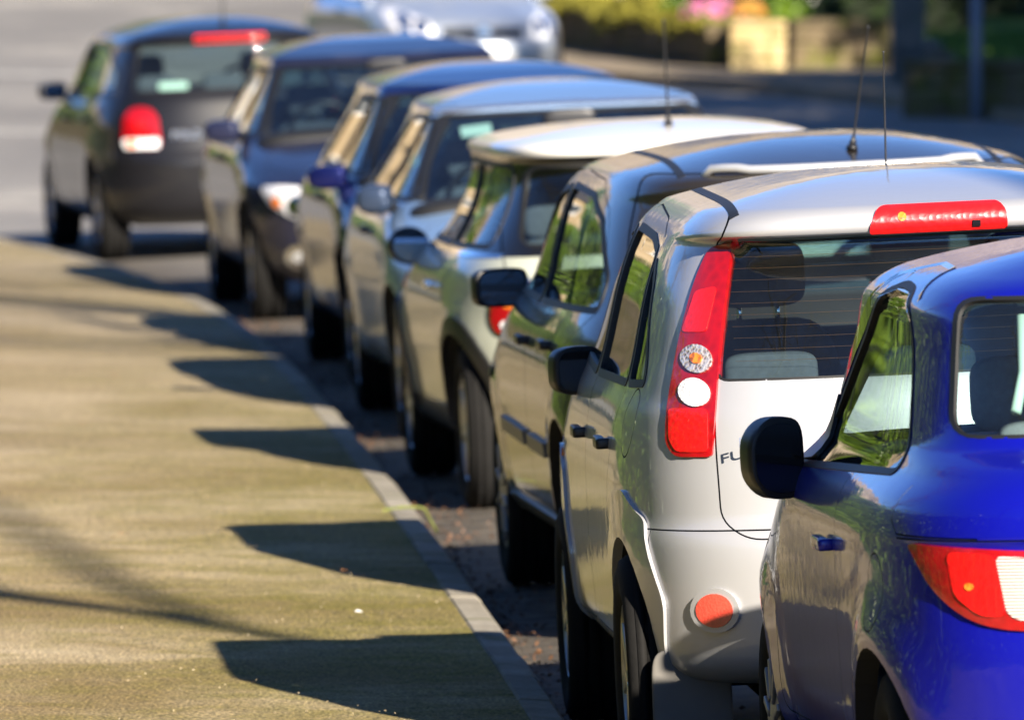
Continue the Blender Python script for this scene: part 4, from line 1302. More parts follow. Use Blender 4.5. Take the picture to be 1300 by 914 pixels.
def black_hatch():
    pt = paint('black_paint', (0.008, 0.008, 0.010), metal=0.0, rough=0.4, dirt=0.015)
    S = dict(name='parked_car', L=3.9, halfw=.82, z0=.2, zrim=1.35, dome=.08, ymid=1.9, paint=pt, step=.03, nq=28,
        w=[(.2, .66), (.25, .74), (.35, .785), (.5, .805), (.65, .815), (.78, .81), (.88, .79), (.95, .76), (1.0, .735), (1.2, .655), (1.29, .615), (1.32, .585), (1.34, .55), (1.35, .525)],
        yr=[(.2, .2), (.24, .10), (.32, .02), (.45, .0), (.58, .0), (.66, .03), (.85, .06), (.96, .09), (1.0, .12), (1.26, .29), (1.285, .23), (1.31, .22), (1.335, .25), (1.35, .31)],
        yf=[(.2, 3.75), (.35, 3.87), (.5, 3.9), (.62, 3.86), (.72, 3.72), (.82, 3.35), (.9, 3.0), (.94, 2.88), (1.15, 2.45), (1.3, 2.15), (1.35, 1.98)],
        wheels=[(.70, .30, .335), (3.16, .30, .335)], wr=.30, rimr=.195, rimstyle=5, ycowl=2.85, wst=2.2, flare=.015,
        windows=[[(2.62, .965), (2.08, 1.255), (1.85, 1.27), (1.80, .955)], [(1.72, .955), (1.77, 1.272), (1.0, 1.255), (.58, 1.14), (.42, .99)]],
        rear_window=[(.525, 1.275), (.59, 1.005)], rw_r=.04, rw_depth=.95, windscreen=[(.51, 1.33), (.68, .98)],
        tailgate=[(.53, 1.345), (.60, 1.15), (.64, .97), (.585, .90), (.585, .66), (.55, .60)],
        doors=[[(2.78, .92), (2.0, 1.315), (1.82, 1.32), (1.74, .36), (2.70, .34), (2.76, .7)], [(1.70, .36), (1.78, 1.32), (1.0, 1.30), (.50, 1.17), (.38, .97), (.72, .90), (1.0, .72), (1.1, .36)]],
        bonnet=[(.6, 2.95), (.66, 3.3), (.5, 3.7)],
        mirror=dict(x=.745, y=2.42, z=.985, w=.165, h=.115, d=.14, mat=M['black'], e=.45, taper=.85, arm=.08),
        handles=[(1.9, .83), (1.0, .84)], front_seat=1.68, seat_top=1.0, rear_seat=.72)
    root, body, shell = build_car(S)
    thing(root, 'black hatchback at the far end of the row with round red rear lamp', 'car', 'cars parked along the kerb')
    for s in (-1, 1):
        f = (lambda p: [(s * a, b) for a, b in p])
        base = patch(body, 'rear_lamp', 'rear', fillet(f([(.50, .905), (.56, .92), (.62, .905), (.66, .85), (.672, .72), (.66, .665), (.47, .665), (.458, .71), (.465, .85)]), .03), M['red'], root, off=.005, thick=.015, step=.02)
        lamp_disc(body, 'brake_lens', 'rear', (s * .562, .81), .092, M['red'], base, .010, .006)
        lamp_disc(body, 'inner_lens', 'rear', (s * .562, .81), .035, M['redflat'], base, .016, .006)
        patch(body, 'lower_lens', 'rear', fillet(f([(.462, .728), (.668, .728), (.66, .668), (.47, .668)]), .015), M['whitelens'], base, off=.011, thick=.006, step=.02)
        patch(body, 'indicator_lens', 'rear', fillet(f([(.60, .722), (.64, .722), (.64, .675), (.60, .675)]), .01), M['orange'], base, off=.0125, thick=.006, step=.02)
        hl = fillet(f([(.45, .78), (.74, .82), (.78, .62), (.50, .58)]), .05)
        patch(body, 'headlamp', 'front', hl, M['clear'], root, off=.004, step=.05)
    patch(body, 'high_brake_lamp', 'rear', fillet([(-.21, 1.322), (.21, 1.322), (.215, 1.288), (-.215, 1.288)], .008), M['redflat'], root, off=.008, thick=.015, step=.03)
    text_mesh('POLO', .062, M['badge'], 'badge', root, (-.40, .035, .725), (R(88), 0, 0), .003, (1.1, 1))
    patch(body, 'number_plate', 'rear', fillet([(-.19, .33), (.32, .33), (.32, .44), (-.19, .44)], .01), M['plate'], root, off=.006, thick=.01, step=.05)
    sbox('paper_sheet', (-.34, .34, 1.03), (.09, .012, .022), .3, M['sticker'], root)
    h = body.shoot('top', 0.0, .55)
    antenna(root, h, .34, (0, -.3), .0045)
    place(root, 70.4, -1.60, 8.8, S['L'], False, roll=2.2)
    return root

def far_silver():
    pt = paint('far_silver_paint', (0.50, 0.55, 0.62), metal=0.6, rough=0.3, dirt=0.15)
    S = base_facing(4.3, .87, .56, .08, 1.36, (1.05, .96), (1.85, 1.29), pt, lamp_r=.05,
        yf=[(.20, 4.18), (.28, 4.26), (.40, 4.30), (.54, 4.30), (.60, 4.25), (.70, 4.21), (.76, 4.08), (.84, 3.75), (.92, 3.38), (.96, 3.25), (1.13, 2.88), (1.29, 2.45), (1.35, 2.33), (1.36, 2.22)],
        mirror=dict(x=.80, y=4.3 - 1.55, z=1.0, w=.16, h=.12, d=.14, mat=pt, e=.5, taper=.8),
        bowls=[(.66, .75, .06), (.54, .69, .06), (.66, .66, .045)])
    lamp = [(.76, .865), (.66, .85), (.46, .735), (.43, .60), (.56, .585), (.74, .63), (.79, .76)]
    root, body = facing_common(S, lamp, None, None, [[(.37, .685), (.38, .60)], [(.45, .34), (.42, .25)]])
    thing(root, 'silver car with bright headlamps facing the camera across the road bend', 'car')
    e = lamp_disc(body, 'emblem', 'front', (0, .655), .062, M['badge'], root, .012, .012)
    lamp_disc(body, 'emblem_field', 'front', (0, .655), .052, M['bluebadge'], e, .0135, .004)
    h = body.shoot('front', 0, .655)
    bm = bmesh.new()
    for pts in (((-.022, .040), (0, .004), (.022, .040)), ((-.040, .020), (-.020, -.040), (0, .000), (.020, -.040), (.040, .020))):
        for (a, b), (c, d) in zip(pts[:-1], pts[1:]):
            v = Vector((c - a, 0, d - b)); L_ = v.length
            rot = Vector((1, 0, 0)).rotation_difference(v).to_matrix()
            bm_box(bm, Vector(((a + c) / 2, h.y + .020, .655 + (b + d) / 2)), (L_ + .006, .006, .009), rot)
    from_bm('emblem_letters', bm, M['badge'], e)
    place(root, 106, -.24, 13, S['L'], True, roll=0, gz=ground_z(108) - .004)
    return root
# ------------------------------------------------------------------ setting materials
def node_mat(name):
    m, n, l, b = new_mat(name)
    tc = n.new('ShaderNodeTexCoord')
    return m, n, l, b, tc.outputs['Object']

def noise_n(n, l, vec, scale, detail=4, rough=.55, sc=None, dist=0):
    if sc:
        mp = n.new('ShaderNodeMapping'); mp.inputs['Scale'].default_value = sc
        l.new(vec, mp.inputs[0]); vec = mp.outputs[0]
    z = n.new('ShaderNodeTexNoise'); z.inputs['Scale'].default_value = scale; z.inputs['Detail'].default_value = detail
    z.inputs['Roughness'].default_value = rough; z.inputs['Distortion'].default_value = dist
    l.new(vec, z.inputs['Vector'])
    return z.outputs[0]

def ramp(n, l, fac, stops):
    r = n.new('ShaderNodeValToRGB')
    e = r.color_ramp.elements
    while len(e) < len(stops): e.new(0.5)
    for q, (p, c) in zip(e, stops): q.position = p; q.color = (*c, 1) if len(c) == 3 else c
    l.new(fac, r.inputs[0])
    return r.outputs[0]

def mixc(n, l, fac, a, b, mode='MIX'):
    m = n.new('ShaderNodeMix'); m.data_type = 'RGBA'; m.blend_type = mode
    for k, v in (('Factor', fac), ('A', a), ('B', b)):
        if isinstance(v, (int, float)): m.inputs[k].default_value = v
        elif isinstance(v, tuple): m.inputs[k].default_value = (*v, 1)
        else: l.new(v, m.inputs[k])
    return m.outputs['Result']

def bump_n(n, l, b, h, s, d=.01):
    bp = n.new('ShaderNodeBump'); bp.inputs['Strength'].default_value = s; bp.inputs['Distance'].default_value = d
    l.new(h, bp.inputs['Height']); l.new(bp.outputs[0], b.inputs['Normal'])

def pavement_mat():
    m, n, l, b, v = node_mat('old_mossy_asphalt')
    big = noise_n(n, l, v, .55, 5, .6, dist=.6)
    mid = noise_n(n, l, v, 3.2, 6, .65)
    fine = noise_n(n, l, v, 55, 5, .7)
    stones = n.new('ShaderNodeTexVoronoi'); stones.inputs['Scale'].default_value = 75; l.new(v, stones.inputs['Vector'])
    c = ramp(n, l, big, [(.35, (.245, .182, .088)), (.5, (.335, .262, .152)), (.66, (.49, .40, .27))])
    moss = ramp(n, l, mid, [(.45, (0, 0, 0)), (.62, (1, 1, 1))])
    c = mixc(n, l, moss, c, mixc(n, l, .45, c, (.19, .165, .03)))
    # more moss close to the kerb: the sheet carries the distance from the kerb
    at = n.new('ShaderNodeAttribute'); at.attribute_name = 'kerb_dist'
    mr = n.new('ShaderNodeMapRange'); mr.inputs['From Min'].default_value = 1.5; mr.inputs['From Max'].default_value = .15; l.new(at.outputs['Fac'], mr.inputs['Value'])
    mm = n.new('ShaderNodeMath'); mm.operation = 'MULTIPLY'; l.new(mr.outputs[0], mm.inputs[0]); l.new(mid, mm.inputs[1])
    c = mixc(n, l, mm.outputs[0], c, (.15, .145, .015))
    # far end of the path is paler and less mossy
    sx = n.new('ShaderNodeSeparateXYZ'); l.new(v, sx.inputs[0])
    fr = n.new('ShaderNodeMapRange'); fr.inputs['From Min'].default_value = 40; fr.inputs['From Max'].default_value = 56; l.new(sx.outputs['Y'], fr.inputs['Value'])
    fm = n.new('ShaderNodeMath'); fm.operation = 'MULTIPLY'; l.new(fr.outputs[0], fm.inputs[0]); l.new(big, fm.inputs[1])
    c = mixc(n, l, fm.outputs[0], c, (.40, .33, .25))
    sp = ramp(n, l, fine, [(.36, (.22, .22, .20)), (.48, (.90, .90, .90)), (.60, (1.1, 1.08, 1.02)), (.72, (2.3, 2.1, 1.8))])
    c = mixc(n, l, .85, c, sp, 'MULTIPLY')
    f2 = noise_n(n, l, v, 110, 3, .6)
    c = mixc(n, l, .7, c, ramp(n, l, f2, [(.36, (.40, .40, .40)), (.5, (1, 1, 1)), (.64, (1.9, 1.8, 1.6))]), 'MULTIPLY')
    l.new(c, b.inputs['Base Color'])
    setin(b, Roughness=.92); b.inputs['Specular IOR Level'].default_value = .2
    hh = n.new('ShaderNodeMath'); hh.operation = 'ADD'; l.new(fine, hh.inputs[0]); l.new(stones.outputs['Distance'], hh.inputs[1])
    bump_n(n, l, b, hh.outputs[0], .9, .009)
    return m

def road_mat():
    m, n, l, b, v = node_mat('worn_road_asphalt')
    big = noise_n(n, l, v, .25, 5, .6, sc=(1, .5, 1))
    streak = noise_n(n, l, v, 1.0, 5, .6, sc=(.5, .12, 1))
    fine = noise_n(n, l, v, 45, 5, .7)
    c = ramp(n, l, big, [(.35, (.20, .19, .18)), (.65, (.28, .265, .245))])
    c = mixc(n, l, ramp(n, l, streak, [(.56, (0, 0, 0)), (.66, (1, 1, 1))]), c, (.36, .335, .30))
    sp = ramp(n, l, fine, [(.35, (.5, .5, .5)), (.55, (1, 1, 1)), (.75, (1.5, 1.5, 1.5))])
    c = mixc(n, l, .7, c, sp, 'MULTIPLY')
    at = n.new('ShaderNodeAttribute'); at.attribute_name = 'kerb_dist'
    mr = n.new('ShaderNodeMapRange'); mr.inputs['From Min'].default_value = 1.1; mr.inputs['From Max'].default_value = .25; l.new(at.outputs['Fac'], mr.inputs['Value'])
    gn = noise_n(n, l, v, 6, 6, .7)
    c = mixc(n, l, mr.outputs[0], c, ramp(n, l, gn, [(.38, (.045, .038, .03)), (.55, (.10, .085, .065)), (.7, (.17, .14, .10))]))
    l.new(c, b.inputs['Base Color']); setin(b, Roughness=.85); b.inputs['Specular IOR Level'].default_value = .25
    bump_n(n, l, b, fine, .5, .006)
    return m

def stone_mat(name, cols, scale=2.5, moss=(.10, .11, .015), mossamt=.5, brick=None):
    m, n, l, b, v = node_mat(name)
    a = noise_n(n, l, v, scale, 6, .65)
    c = ramp(n, l, a, [(.3, cols[0]), (.5, cols[1]), (.7, cols[2])])
    f = noise_n(n, l, v, scale * 14, 5, .7)
    if mossamt:
        g = noise_n(n, l, v, scale * 1.3, 5, .7, dist=.5)
        c = mixc(n, l, ramp(n, l, g, [(.62 - mossamt * .3, (0, 0, 0)), (.75 - mossamt * .2, (1, 1, 1))]), c, moss)
    c = mixc(n, l, .6, c, ramp(n, l, f, [(.3, (.6, .6, .6)), (.7, (1.25, 1.25, 1.25))]), 'MULTIPLY')
    l.new(c, b.inputs['Base Color']); setin(b, Roughness=.9); b.inputs['Specular IOR Level'].default_value = .2
    bump_n(n, l, b, f, .5, .02)
    return m

def leaf_mat(name, dark, light, scale=1.2, rough=.35):
    m, n, l, b, v = node_mat(name)
    a = noise_n(n, l, v, scale, 3); f = noise_n(n, l, v, scale * 14, 2)
    mm = n.new('ShaderNodeMath'); mm.operation = 'ADD'; l.new(a, mm.inputs[0]); l.new(f, mm.inputs[1])
    mh = n.new('ShaderNodeMath'); mh.operation = 'MULTIPLY'; l.new(mm.outputs[0], mh.inputs[0]); mh.inputs[1].default_value = .5
    c = ramp(n, l, mh.outputs[0], [(.38, dark), (.62, light)])
    l.new(c, b.inputs['Base Color']); setin(b, Roughness=rough)
    tr = n.new('ShaderNodeBsdfTranslucent'); l.new(c, tr.inputs[0])
    ms = n.new('ShaderNodeMixShader'); ms.inputs[0].default_value = .3
    l.new(b.outputs[0], ms.inputs[1]); l.new(tr.outputs[0], ms.inputs[2]); l.new(ms.outputs[0], n['Material Output'].inputs['Surface'])
    return m

M['pavement'] = pavement_mat()
M['road'] = road_mat()
M['kerb'] = stone_mat('kerb_stone', [(.22, .195, .155), (.30, .27, .215), (.38, .345, .285)], 3, mossamt=.25)
M['wall'] = stone_mat('dark_garden_stone', [(.07, .055, .035), (.13, .10, .06), (.20, .155, .09)], 3, mossamt=.45)
M['pier'] = stone_mat('sandstone', [(.34, .25, .11), (.46, .35, .17), (.55, .44, .24)], 3, mossamt=.3)
M['house'] = stone_mat('house_sandstone', [(.30, .22, .12), (.42, .32, .19), (.5, .4, .26)], 1.2, mossamt=0)
M['roof'] = plain('slate_roof', (.06, .06, .07), .7, var=.3, vscale=3)
M['bark'] = plain('bark', (.07, .055, .038), .9, bump=.4, bscale=30, var=.4, vscale=4)
M['hedge'] = leaf_mat('hedge_leaves', (.035, .085, .008), (.22, .34, .03))
M['conifer'] = leaf_mat('evergreen_leaves', (.008, .02, .006), (.03, .055, .012))
M['grass'] = leaf_mat('lawn_grass', (.04, .10, .01), (.12, .22, .03), 3, .8)
M['moss'] = leaf_mat('yellow_green_creeper', (.10, .10, .01), (.34, .30, .03), 4, .7)
M['soil'] = plain('soil', (.045, .035, .022), .95, var=.4, vscale=6)
M['pink'] = plain('pink_petals', (.65, .16, .38), .6, var=.3, vscale=30)
M['peach'] = plain('orange_petals', (.70, .32, .08), .6, var=.3, vscale=30)
M['dryleaf'] = plain('dry_leaf', (.26, .115, .04), .7, var=.6, vscale=11)
M['litter'] = plain('rotting_leaf', (.12, .06, .03), .6, var=.8, vscale=7)
M['paleleaf'] = plain('pale_dry_leaf', (.36, .29, .18), .7, var=.3, vscale=11)
M['twig'] = plain('catkin_green', (.16, .18, .04), .7, var=.3, vscale=40)
M['post'] = plain('grey_painted_steel', (.16, .19, .25), .45)
M['winglass'] = plain('house_glass', (.05, .06, .07), .05)
M['whitepaint'] = plain('white_paint', (.75, .74, .70), .5)

# ------------------------------------------------------------------ ground, road, kerb, pavement
def grid_sheet(name, xs_fn, ys, z_fn, mat, nx):
    V, F = [], []
    for y in ys:
        a, b = xs_fn(y)
        for i in range(nx + 1):
            x = a + (b - a) * i / nx
            V.append((x, y, z_fn(x, y)))
    for j in range(len(ys) - 1):
        for i in range(nx):
            k = j * (nx + 1) + i
            F.append((k, k + 1, k + nx + 2, k + nx + 1))
    o = link_mesh(name, V, F, mat, smooth=True)
    return struct(o)

ys_all = [-300, -120, -60] + list(range(-55, 300, 4)) + [320, 400, 600, 1000]
grid_sheet('ground', lambda y: (-600, 600), ys_all, lambda x, y: ground_z(y) - .05 if y >= -60 else -.05, M['grass'], 60)
RK = pchip([(-60, 9.2), (40, 8.8), (70, 8.0), (88, 6.2), (98, 4.7), (107, 2.6), (113, .6), (120, -.7), (128, -1.2), (150, -1.8), (200, -2), (300, -3)])
def road_sheet():
    ts = [0] + [i / 40 for i in range(1, 38)]
    V, F = [], []
    ys = [-60 + 1.5 * i for i in range(235)]
    for y in ys:
        k = kerb_x(y) if y < 77.6 else kerb_x(77.6); r = float(RK(y))
        xs = [-60, -40, -28, -20, -14, -10, min(-7.5, k - 2), k - 1.2, k - .5, k, k + .25, k + .5, k + .75, k + 1.0, k + 1.4, k + 1.8, k + 2.2, k + 2.7, k + 3.2]
        xs += [k + 3.2 + (r - k - 3.2) * t for t in (.34, .67, 1.0)]
        for x in xs: V.append((x, y, road_z(x, y)))
    m = 22
    for j in range(len(ys) - 1):
        for i in range(m - 1):
            q = j * m + i; F.append((q, q + 1, q + m + 1, q + m))
    return struct(link_mesh('road', V, F, M['road'], smooth=True))
road_sheet()

_rd = bpy.data.objects['road'].data
_at = _rd.attributes.new('kerb_dist', 'FLOAT', 'POINT')
_at.data.foreach_set('value', [(v.co.x - kerb_x(v.co.y)) if v.co.y < 74 else 3.0 for v in _rd.vertices])
def kerb_path(dense=.9):
    pts = [Vector((kerb_x(y), y)) for y in np.arange(-20, 77.6, .3)]
    tail = [(-5.0, 77.6), (-6.2, 78.9), (-8.2, 80.1), (-11, 80.9), (-15, 81.4), (-22, 81.8), (-40, 82)]
    pts += [Vector(p) for p in tail[0:]]
    # smooth and resample
    for _ in range(30):
        pts = [pts[0]] + [pts[i] * .5 + (pts[i - 1] + pts[i + 1]) * .25 for i in range(1, len(pts) - 1)] + [pts[-1]]
    L = [0]
    for i in range(1, len(pts)): L.append(L[-1] + (pts[i] - pts[i - 1]).length)
    n = int(L[-1] / dense)
    q = np.linspace(0, L[-1], n + 1)
    xs = np.interp(q, L, [p.x for p in pts]); ys = np.interp(q, L, [p.y for p in pts])
    return [Vector((a, b)) for a, b in zip(xs, ys)]

def path_frame(P):
    out = []
    for i, p in enumerate(P):
        t = (P[min(i + 1, len(P) - 1)] - P[max(i - 1, 0)]).normalized()
        out.append((p, t, Vector((-t.y, t.x))))       # normal to the left, away from the road
    return out

PV = .12
KP = kerb_path(.9)
FR = path_frame(KP)
# kerb stones laid end to end
bm = bmesh.new()
random.seed(3)
for i in range(len(FR) - 1):
    (p0, t0, n0), (p1, t1, n1) = FR[i], FR[i + 1]
    j = random.uniform(-.004, .004); h = random.uniform(-.003, .003)
    a, b_ = p0 + t0 * .004 + n0 * j, p1 - t1 * .004 + n1 * j
    z0, z1 = ground_z(a.y), ground_z(b_.y)
    prof = [(0.012, -.08), (0.012, .03), (.004, PV - .018), (.020, PV - .002), (.098, PV + .002), (.105, PV - .004), (.105, -.08)]
    r0 = [bm.verts.new((a.x + n0.x * u, a.y + n0.y * u, z0 + w + h)) for u, w in prof]
    r1 = [bm.verts.new((b_.x + n1.x * u, b_.y + n1.y * u, z1 + w + h)) for u, w in prof]
    for k in range(len(prof) - 1): bm.faces.new((r0[k], r1[k], r1[k + 1], r0[k + 1]))
    bm.faces.new(r0); bm.faces.new(r1[::-1])
bmesh.ops.recalc_face_normals(bm, faces=bm.faces)
struct(from_bm('kerb', bm, M['kerb']))
# pavement sheet with gentle unevenness
P2 = kerb_path(.35); F2 = path_frame(P2)
offs = [.104, .25, .45, .7, 1.0, 1.35, 1.7, 2.1, 2.5, 2.9]
V, F, KD = [], [], []
for p, t, n_ in F2:
    for o_ in offs:
        q = p + n_ * o_
        z = ground_z(q.y) + PV - .004 + .010 * (noise.noise(Vector((q.x * 1.1, q.y * .8, 3))) ) * min(1, (o_ - .104) * 5) + .006 * o_
        V.append((q.x, q.y, z)); KD.append(o_)
m_ = len(offs)
for i in range(len(F2) - 1):
    for k in range(m_ - 1): F.append((i * m_ + k, (i + 1) * m_ + k, (i + 1) * m_ + k + 1, i * m_ + k + 1))
pv = struct(link_mesh('pavement', V, [f[::-1] for f in F], M['pavement'], smooth=True))
at = pv.data.attributes.new('kerb_dist', 'FLOAT', 'POINT'); at.data.foreach_set('value', KD)
# lawn behind the pavement
F3 = path_frame(kerb_path(2.0))
V, F = [], []
for p, t, n_ in F3:
    q = p + n_ * 2.88
    if q.y > 76.5: q = Vector((q.x, 76.5 + (q.y - 76.5) * .9))
    V += [(q.x, q.y, ground_z(q.y) + .125), (min(q.x - .5, -60), q.y - .4 if q.x > -30 else q.y - 60, .125)]
F = [(2 * i, 2 * i + 1, 2 * i + 3, 2 * i + 2) for i in range(len(F3) - 1)]
struct(link_mesh('lawn', V, F, M['grass']))
# right kerb and far pavement (sandy path in front of the garden walls)
V, F = [], []
ysr = list(np.arange(-40, 240, 1.0))
for y in ysr:
    x = float(RK(y)); z = road_z(x, y)
    w = 3.2 if y < 90 else 14
    for dx, dz in ((0, -.05), (0.0, .10), (.12, .105), (.125, .10), (w, .14)):
        V.append((x + dx, y + (0 if y < 90 else dx * .35), z + dz + (ground_z(y + dx * .35) - ground_z(y) if dx > 1 else 0)))
for i in range(len(ysr) - 1):
    for k in range(4): F.append((i * 5 + k, (i + 1) * 5 + k, (i + 1) * 5 + k + 1, i * 5 + k + 1))
M['sandpath'] = stone_mat('sandy_footpath', [(.20, .155, .11), (.27, .215, .15), (.33, .27, .19)], 1.5, mossamt=.2)
struct(link_mesh('footpath', V, F, M['sandpath']))

# worn white paint across the junction
def worn_paint():
    m, n, l, b, v = node_mat('worn_white_paint')
    w = noise_n(n, l, v, 5, 6, .75)
    c = ramp(n, l, w, [(.40, (.25, .235, .22)), (.55, (.48, .46, .42)), (.7, (.60, .58, .54))])
    l.new(c, b.inputs['Base Color']); setin(b, Roughness=.8)
    return m
M['wornpaint'] = worn_paint()
for k_, (ya, xa, xb, w_, sl) in enumerate([(83.5, -7.5, -3.3, .45, .25), (99, -9, -2.6, .75, .35), (116, -9, -3.0, 1.1, .5)]):
    V = []; ns_ = 14
    for i in range(ns_ + 1):
        x = xa + (xb - xa) * i / ns_; y = ya - sl * (x - xa)
        V += [(x, y, road_z(x, y) + .006), (x, y + w_ * (.8 + .2 * math.sin(i * 2.1)), road_z(x, y + w_) + .006)]
    struct(link_mesh('road_marking', V, [(2 * i, 2 * i + 2, 2 * i + 3, 2 * i + 1) for i in range(ns_)], M['wornpaint']))

# ------------------------------------------------------------------ vegetation
def leaf_cloud(name, pts, nrm, size, mat, parent=None, flat=.5):
    """many small leaf faces at points, roughly facing nrm"""
    n = len(pts)
    rng = np.random.default_rng(abs(hash(name)) % 1000 if False else n)
    pts = np.asarray(pts, float); nrm = np.asarray(nrm, float)
    d = nrm * flat + rng.normal(size=(n, 3)) * .6
    d /= np.linalg.norm(d, axis=1, keepdims=True)
    a = np.cross(d, rng.normal(size=(n, 3))); a /= np.linalg.norm(a, axis=1, keepdims=True)
    b = np.cross(d, a)
    s = size * rng.uniform(.6, 1.3, (n, 1))
    v = np.stack([pts - a * s, pts - b * s * .5 + d * s * .15, pts + a * s, pts + b * s * .5 + d * s * .15], 1).reshape(-1, 3)
    f = np.arange(n * 4).reshape(-1, 4)
    me = bpy.data.meshes.new(name)
    me.vertices.add(n * 4); me.vertices.foreach_set('co', v.ravel())
    me.loops.add(n * 4); me.loops.foreach_set('vertex_index', f.ravel())
    me.polygons.add(n); me.polygons.foreach_set('loop_start', np.arange(0, n * 4, 4)); me.polygons.foreach_set('loop_total', np.full(n, 4))
    me.update(calc_edges=True)
    me.materials.append(mat)
    o = bpy.data.objects.new(name, me); COL.objects.link(o)
    if parent: o.parent = parent
    return o

def hedge_strip(path, h, thick, mat, dens, size, label, z_off=.12, seed=1, name='hedge', cat='hedge'):
    """clipped hedge along a list of (x, y): leaves over a dark inner mass"""
    rng = np.random.default_rng(seed)
    pts, nr = [], []
    bmh = bmesh.new()
    prev = None
    for i in range(len(path) - 1):
        a, b = Vector(path[i]), Vector(path[i + 1])
        L_ = (b - a).length; t = (b - a) / L_; n_ = Vector((t.y, -t.x))
        k = int(L_ * (2 * h + thick) * dens)
        for _ in range(k):
            u = rng.uniform(0, L_); s = rng.uniform(0, 2 * h + thick)
            if s < h: off, z, nn = thick / 2, s, (n_.x, n_.y, .2)
            elif s < 2 * h: off, z, nn = -thick / 2, s - h, (-n_.x, -n_.y, .2)
            else: off, z, nn = rng.uniform(-thick / 2, thick / 2), h, (0, 0, 1)
            q = a + t * u + n_ * off
            w = noise.noise(Vector((q.x * 1.3, q.y * 1.3, z * 1.6 + off))) * .16
            dd = rng.uniform(-.10, .05)
            q = q + n_ * (math.copysign(1, off) * (w + dd) if s < 2 * h else 0)
            zz = z + (w + dd if s >= 2 * h else 0)
            pts.append((q.x, q.y, ground_z(q.y) + z_off + zz)); nr.append(nn)
    root = leaf_cloud(name, pts, nr, size, mat)
    thing(root, label, cat)
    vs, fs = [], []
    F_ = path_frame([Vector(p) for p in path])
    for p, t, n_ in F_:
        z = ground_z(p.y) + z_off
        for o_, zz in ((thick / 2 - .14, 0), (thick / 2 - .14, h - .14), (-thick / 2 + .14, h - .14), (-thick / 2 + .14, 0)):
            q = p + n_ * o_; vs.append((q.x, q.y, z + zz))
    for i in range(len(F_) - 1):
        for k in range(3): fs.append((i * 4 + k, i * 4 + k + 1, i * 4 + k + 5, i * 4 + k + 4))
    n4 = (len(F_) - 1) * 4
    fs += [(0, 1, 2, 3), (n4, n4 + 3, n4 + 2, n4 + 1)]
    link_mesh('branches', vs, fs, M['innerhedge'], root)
    return root

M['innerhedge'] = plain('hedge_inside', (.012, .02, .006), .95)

def bare_tree(loc, height, seed, label, spread=.5, trunk=.2, first=.35, levels=5, lean=(0, 0)):
    rng = random.Random(seed)
    V, F = [], []
    def add(pts, rad, ns):
        v, f = tube_mesh(pts, rad, ns, cap=False)
        o_ = len(V); V.extend(v); F.extend([tuple(i + o_ for i in q) for q in f])
    def grow_(p, d, L_, r, lev):
        pts = [p]; q = p.copy(); dd = d.copy(); n_ = 5 if lev < 3 else 3
        for i in range(n_):
            dd = (dd + Vector((rng.gauss(0, .13), rng.gauss(0, .13), rng.gauss(.04, .10)))).normalized()
            q = q + dd * (L_ / n_); pts.append(q.copy())
        rr = [r * (1 - .45 * i / n_) for i in range(n_ + 1)]
        add(pts, rr, 8 if lev == 0 else (5 if lev < 3 else 3))
        if lev >= levels: return
        kids = 4 if lev == 0 else rng.choice([3, 4])
        for k in range(kids):
            t = (first + (1 - first) * (k + .6) / kids) if lev == 0 else rng.uniform(.3, 1)
            i = min(n_ - 1, int(t * n_)); pp = pts[i].lerp(pts[i + 1], t * n_ - i)
            az = rng.uniform(0, 2 * math.pi)
            side = Vector((math.cos(az), math.sin(az), rng.uniform(-.1, .35)))
            nd = (dd * (1 - spread) + side * spread).normalized()
            grow_(pp, nd, L_ * rng.uniform(.52, .74), r * (.5 if lev == 0 else .55), lev + 1)
    root = empty('bare_tree', loc)
    thing(root, label, 'tree', 'bare street trees')
    # one trunk, then limbs
    grow_(Vector((0, 0, -.05)), Vector((lean[0], lean[1], 1)).normalized(), height * .55, trunk, 0)
    nt = 8 * 6
    fv = [f for f in F if max(f) < nt]; rest = [tuple(i - nt for i in f) for f in F if min(f) >= nt]
    link_mesh('trunk', V[:nt], fv, M['bark'], root, smooth=True)
    link_mesh('crown', V[nt:], rest, M['bark'], root, smooth=True)
    return root

def leafy_tree(loc, h, crown_r, crown_h, mat, seed, label, n=9000, size=.16, name='evergreen_tree', trunk=.18):
    rng = np.random.default_rng(seed)
    root = empty(name, loc)
    thing(root, label, 'tree', 'evergreen trees')
    pts_, nr_ = [], []
    cl = []
    for k in range(26):
        u = rng.uniform(-1, 1); a = rng.uniform(0, 2 * math.pi); rr = crown_r * math.sqrt(1 - u * u) * rng.uniform(.35, .85)
        cl.append((rr * math.cos(a), rr * math.sin(a), h - crown_h / 2 + u * crown_h * .42, crown_r * rng.uniform(.28, .48)))
    per = n // len(cl)
    for cx, cy, cz, cr in cl:
        d = rng.normal(size=(per, 3)); d /= np.linalg.norm(d, axis=1, keepdims=True)
        r = cr * rng.uniform(.55, 1.08, (per, 1))
        pts_.append(np.array([cx, cy, cz]) + d * r); nr_.append(d)
    o = leaf_cloud('crown', np.concatenate(pts_), np.concatenate(nr_), size, mat, root, flat=.8)
    vv, ff = tube_mesh([(0, 0, -.05), (.05, 0, h * .35), (-.05, .05, h * .75)], [trunk, trunk * .75, trunk * .3], 8)
    link_mesh('trunk', vv, ff, M['bark'], root, smooth=True)
    return root

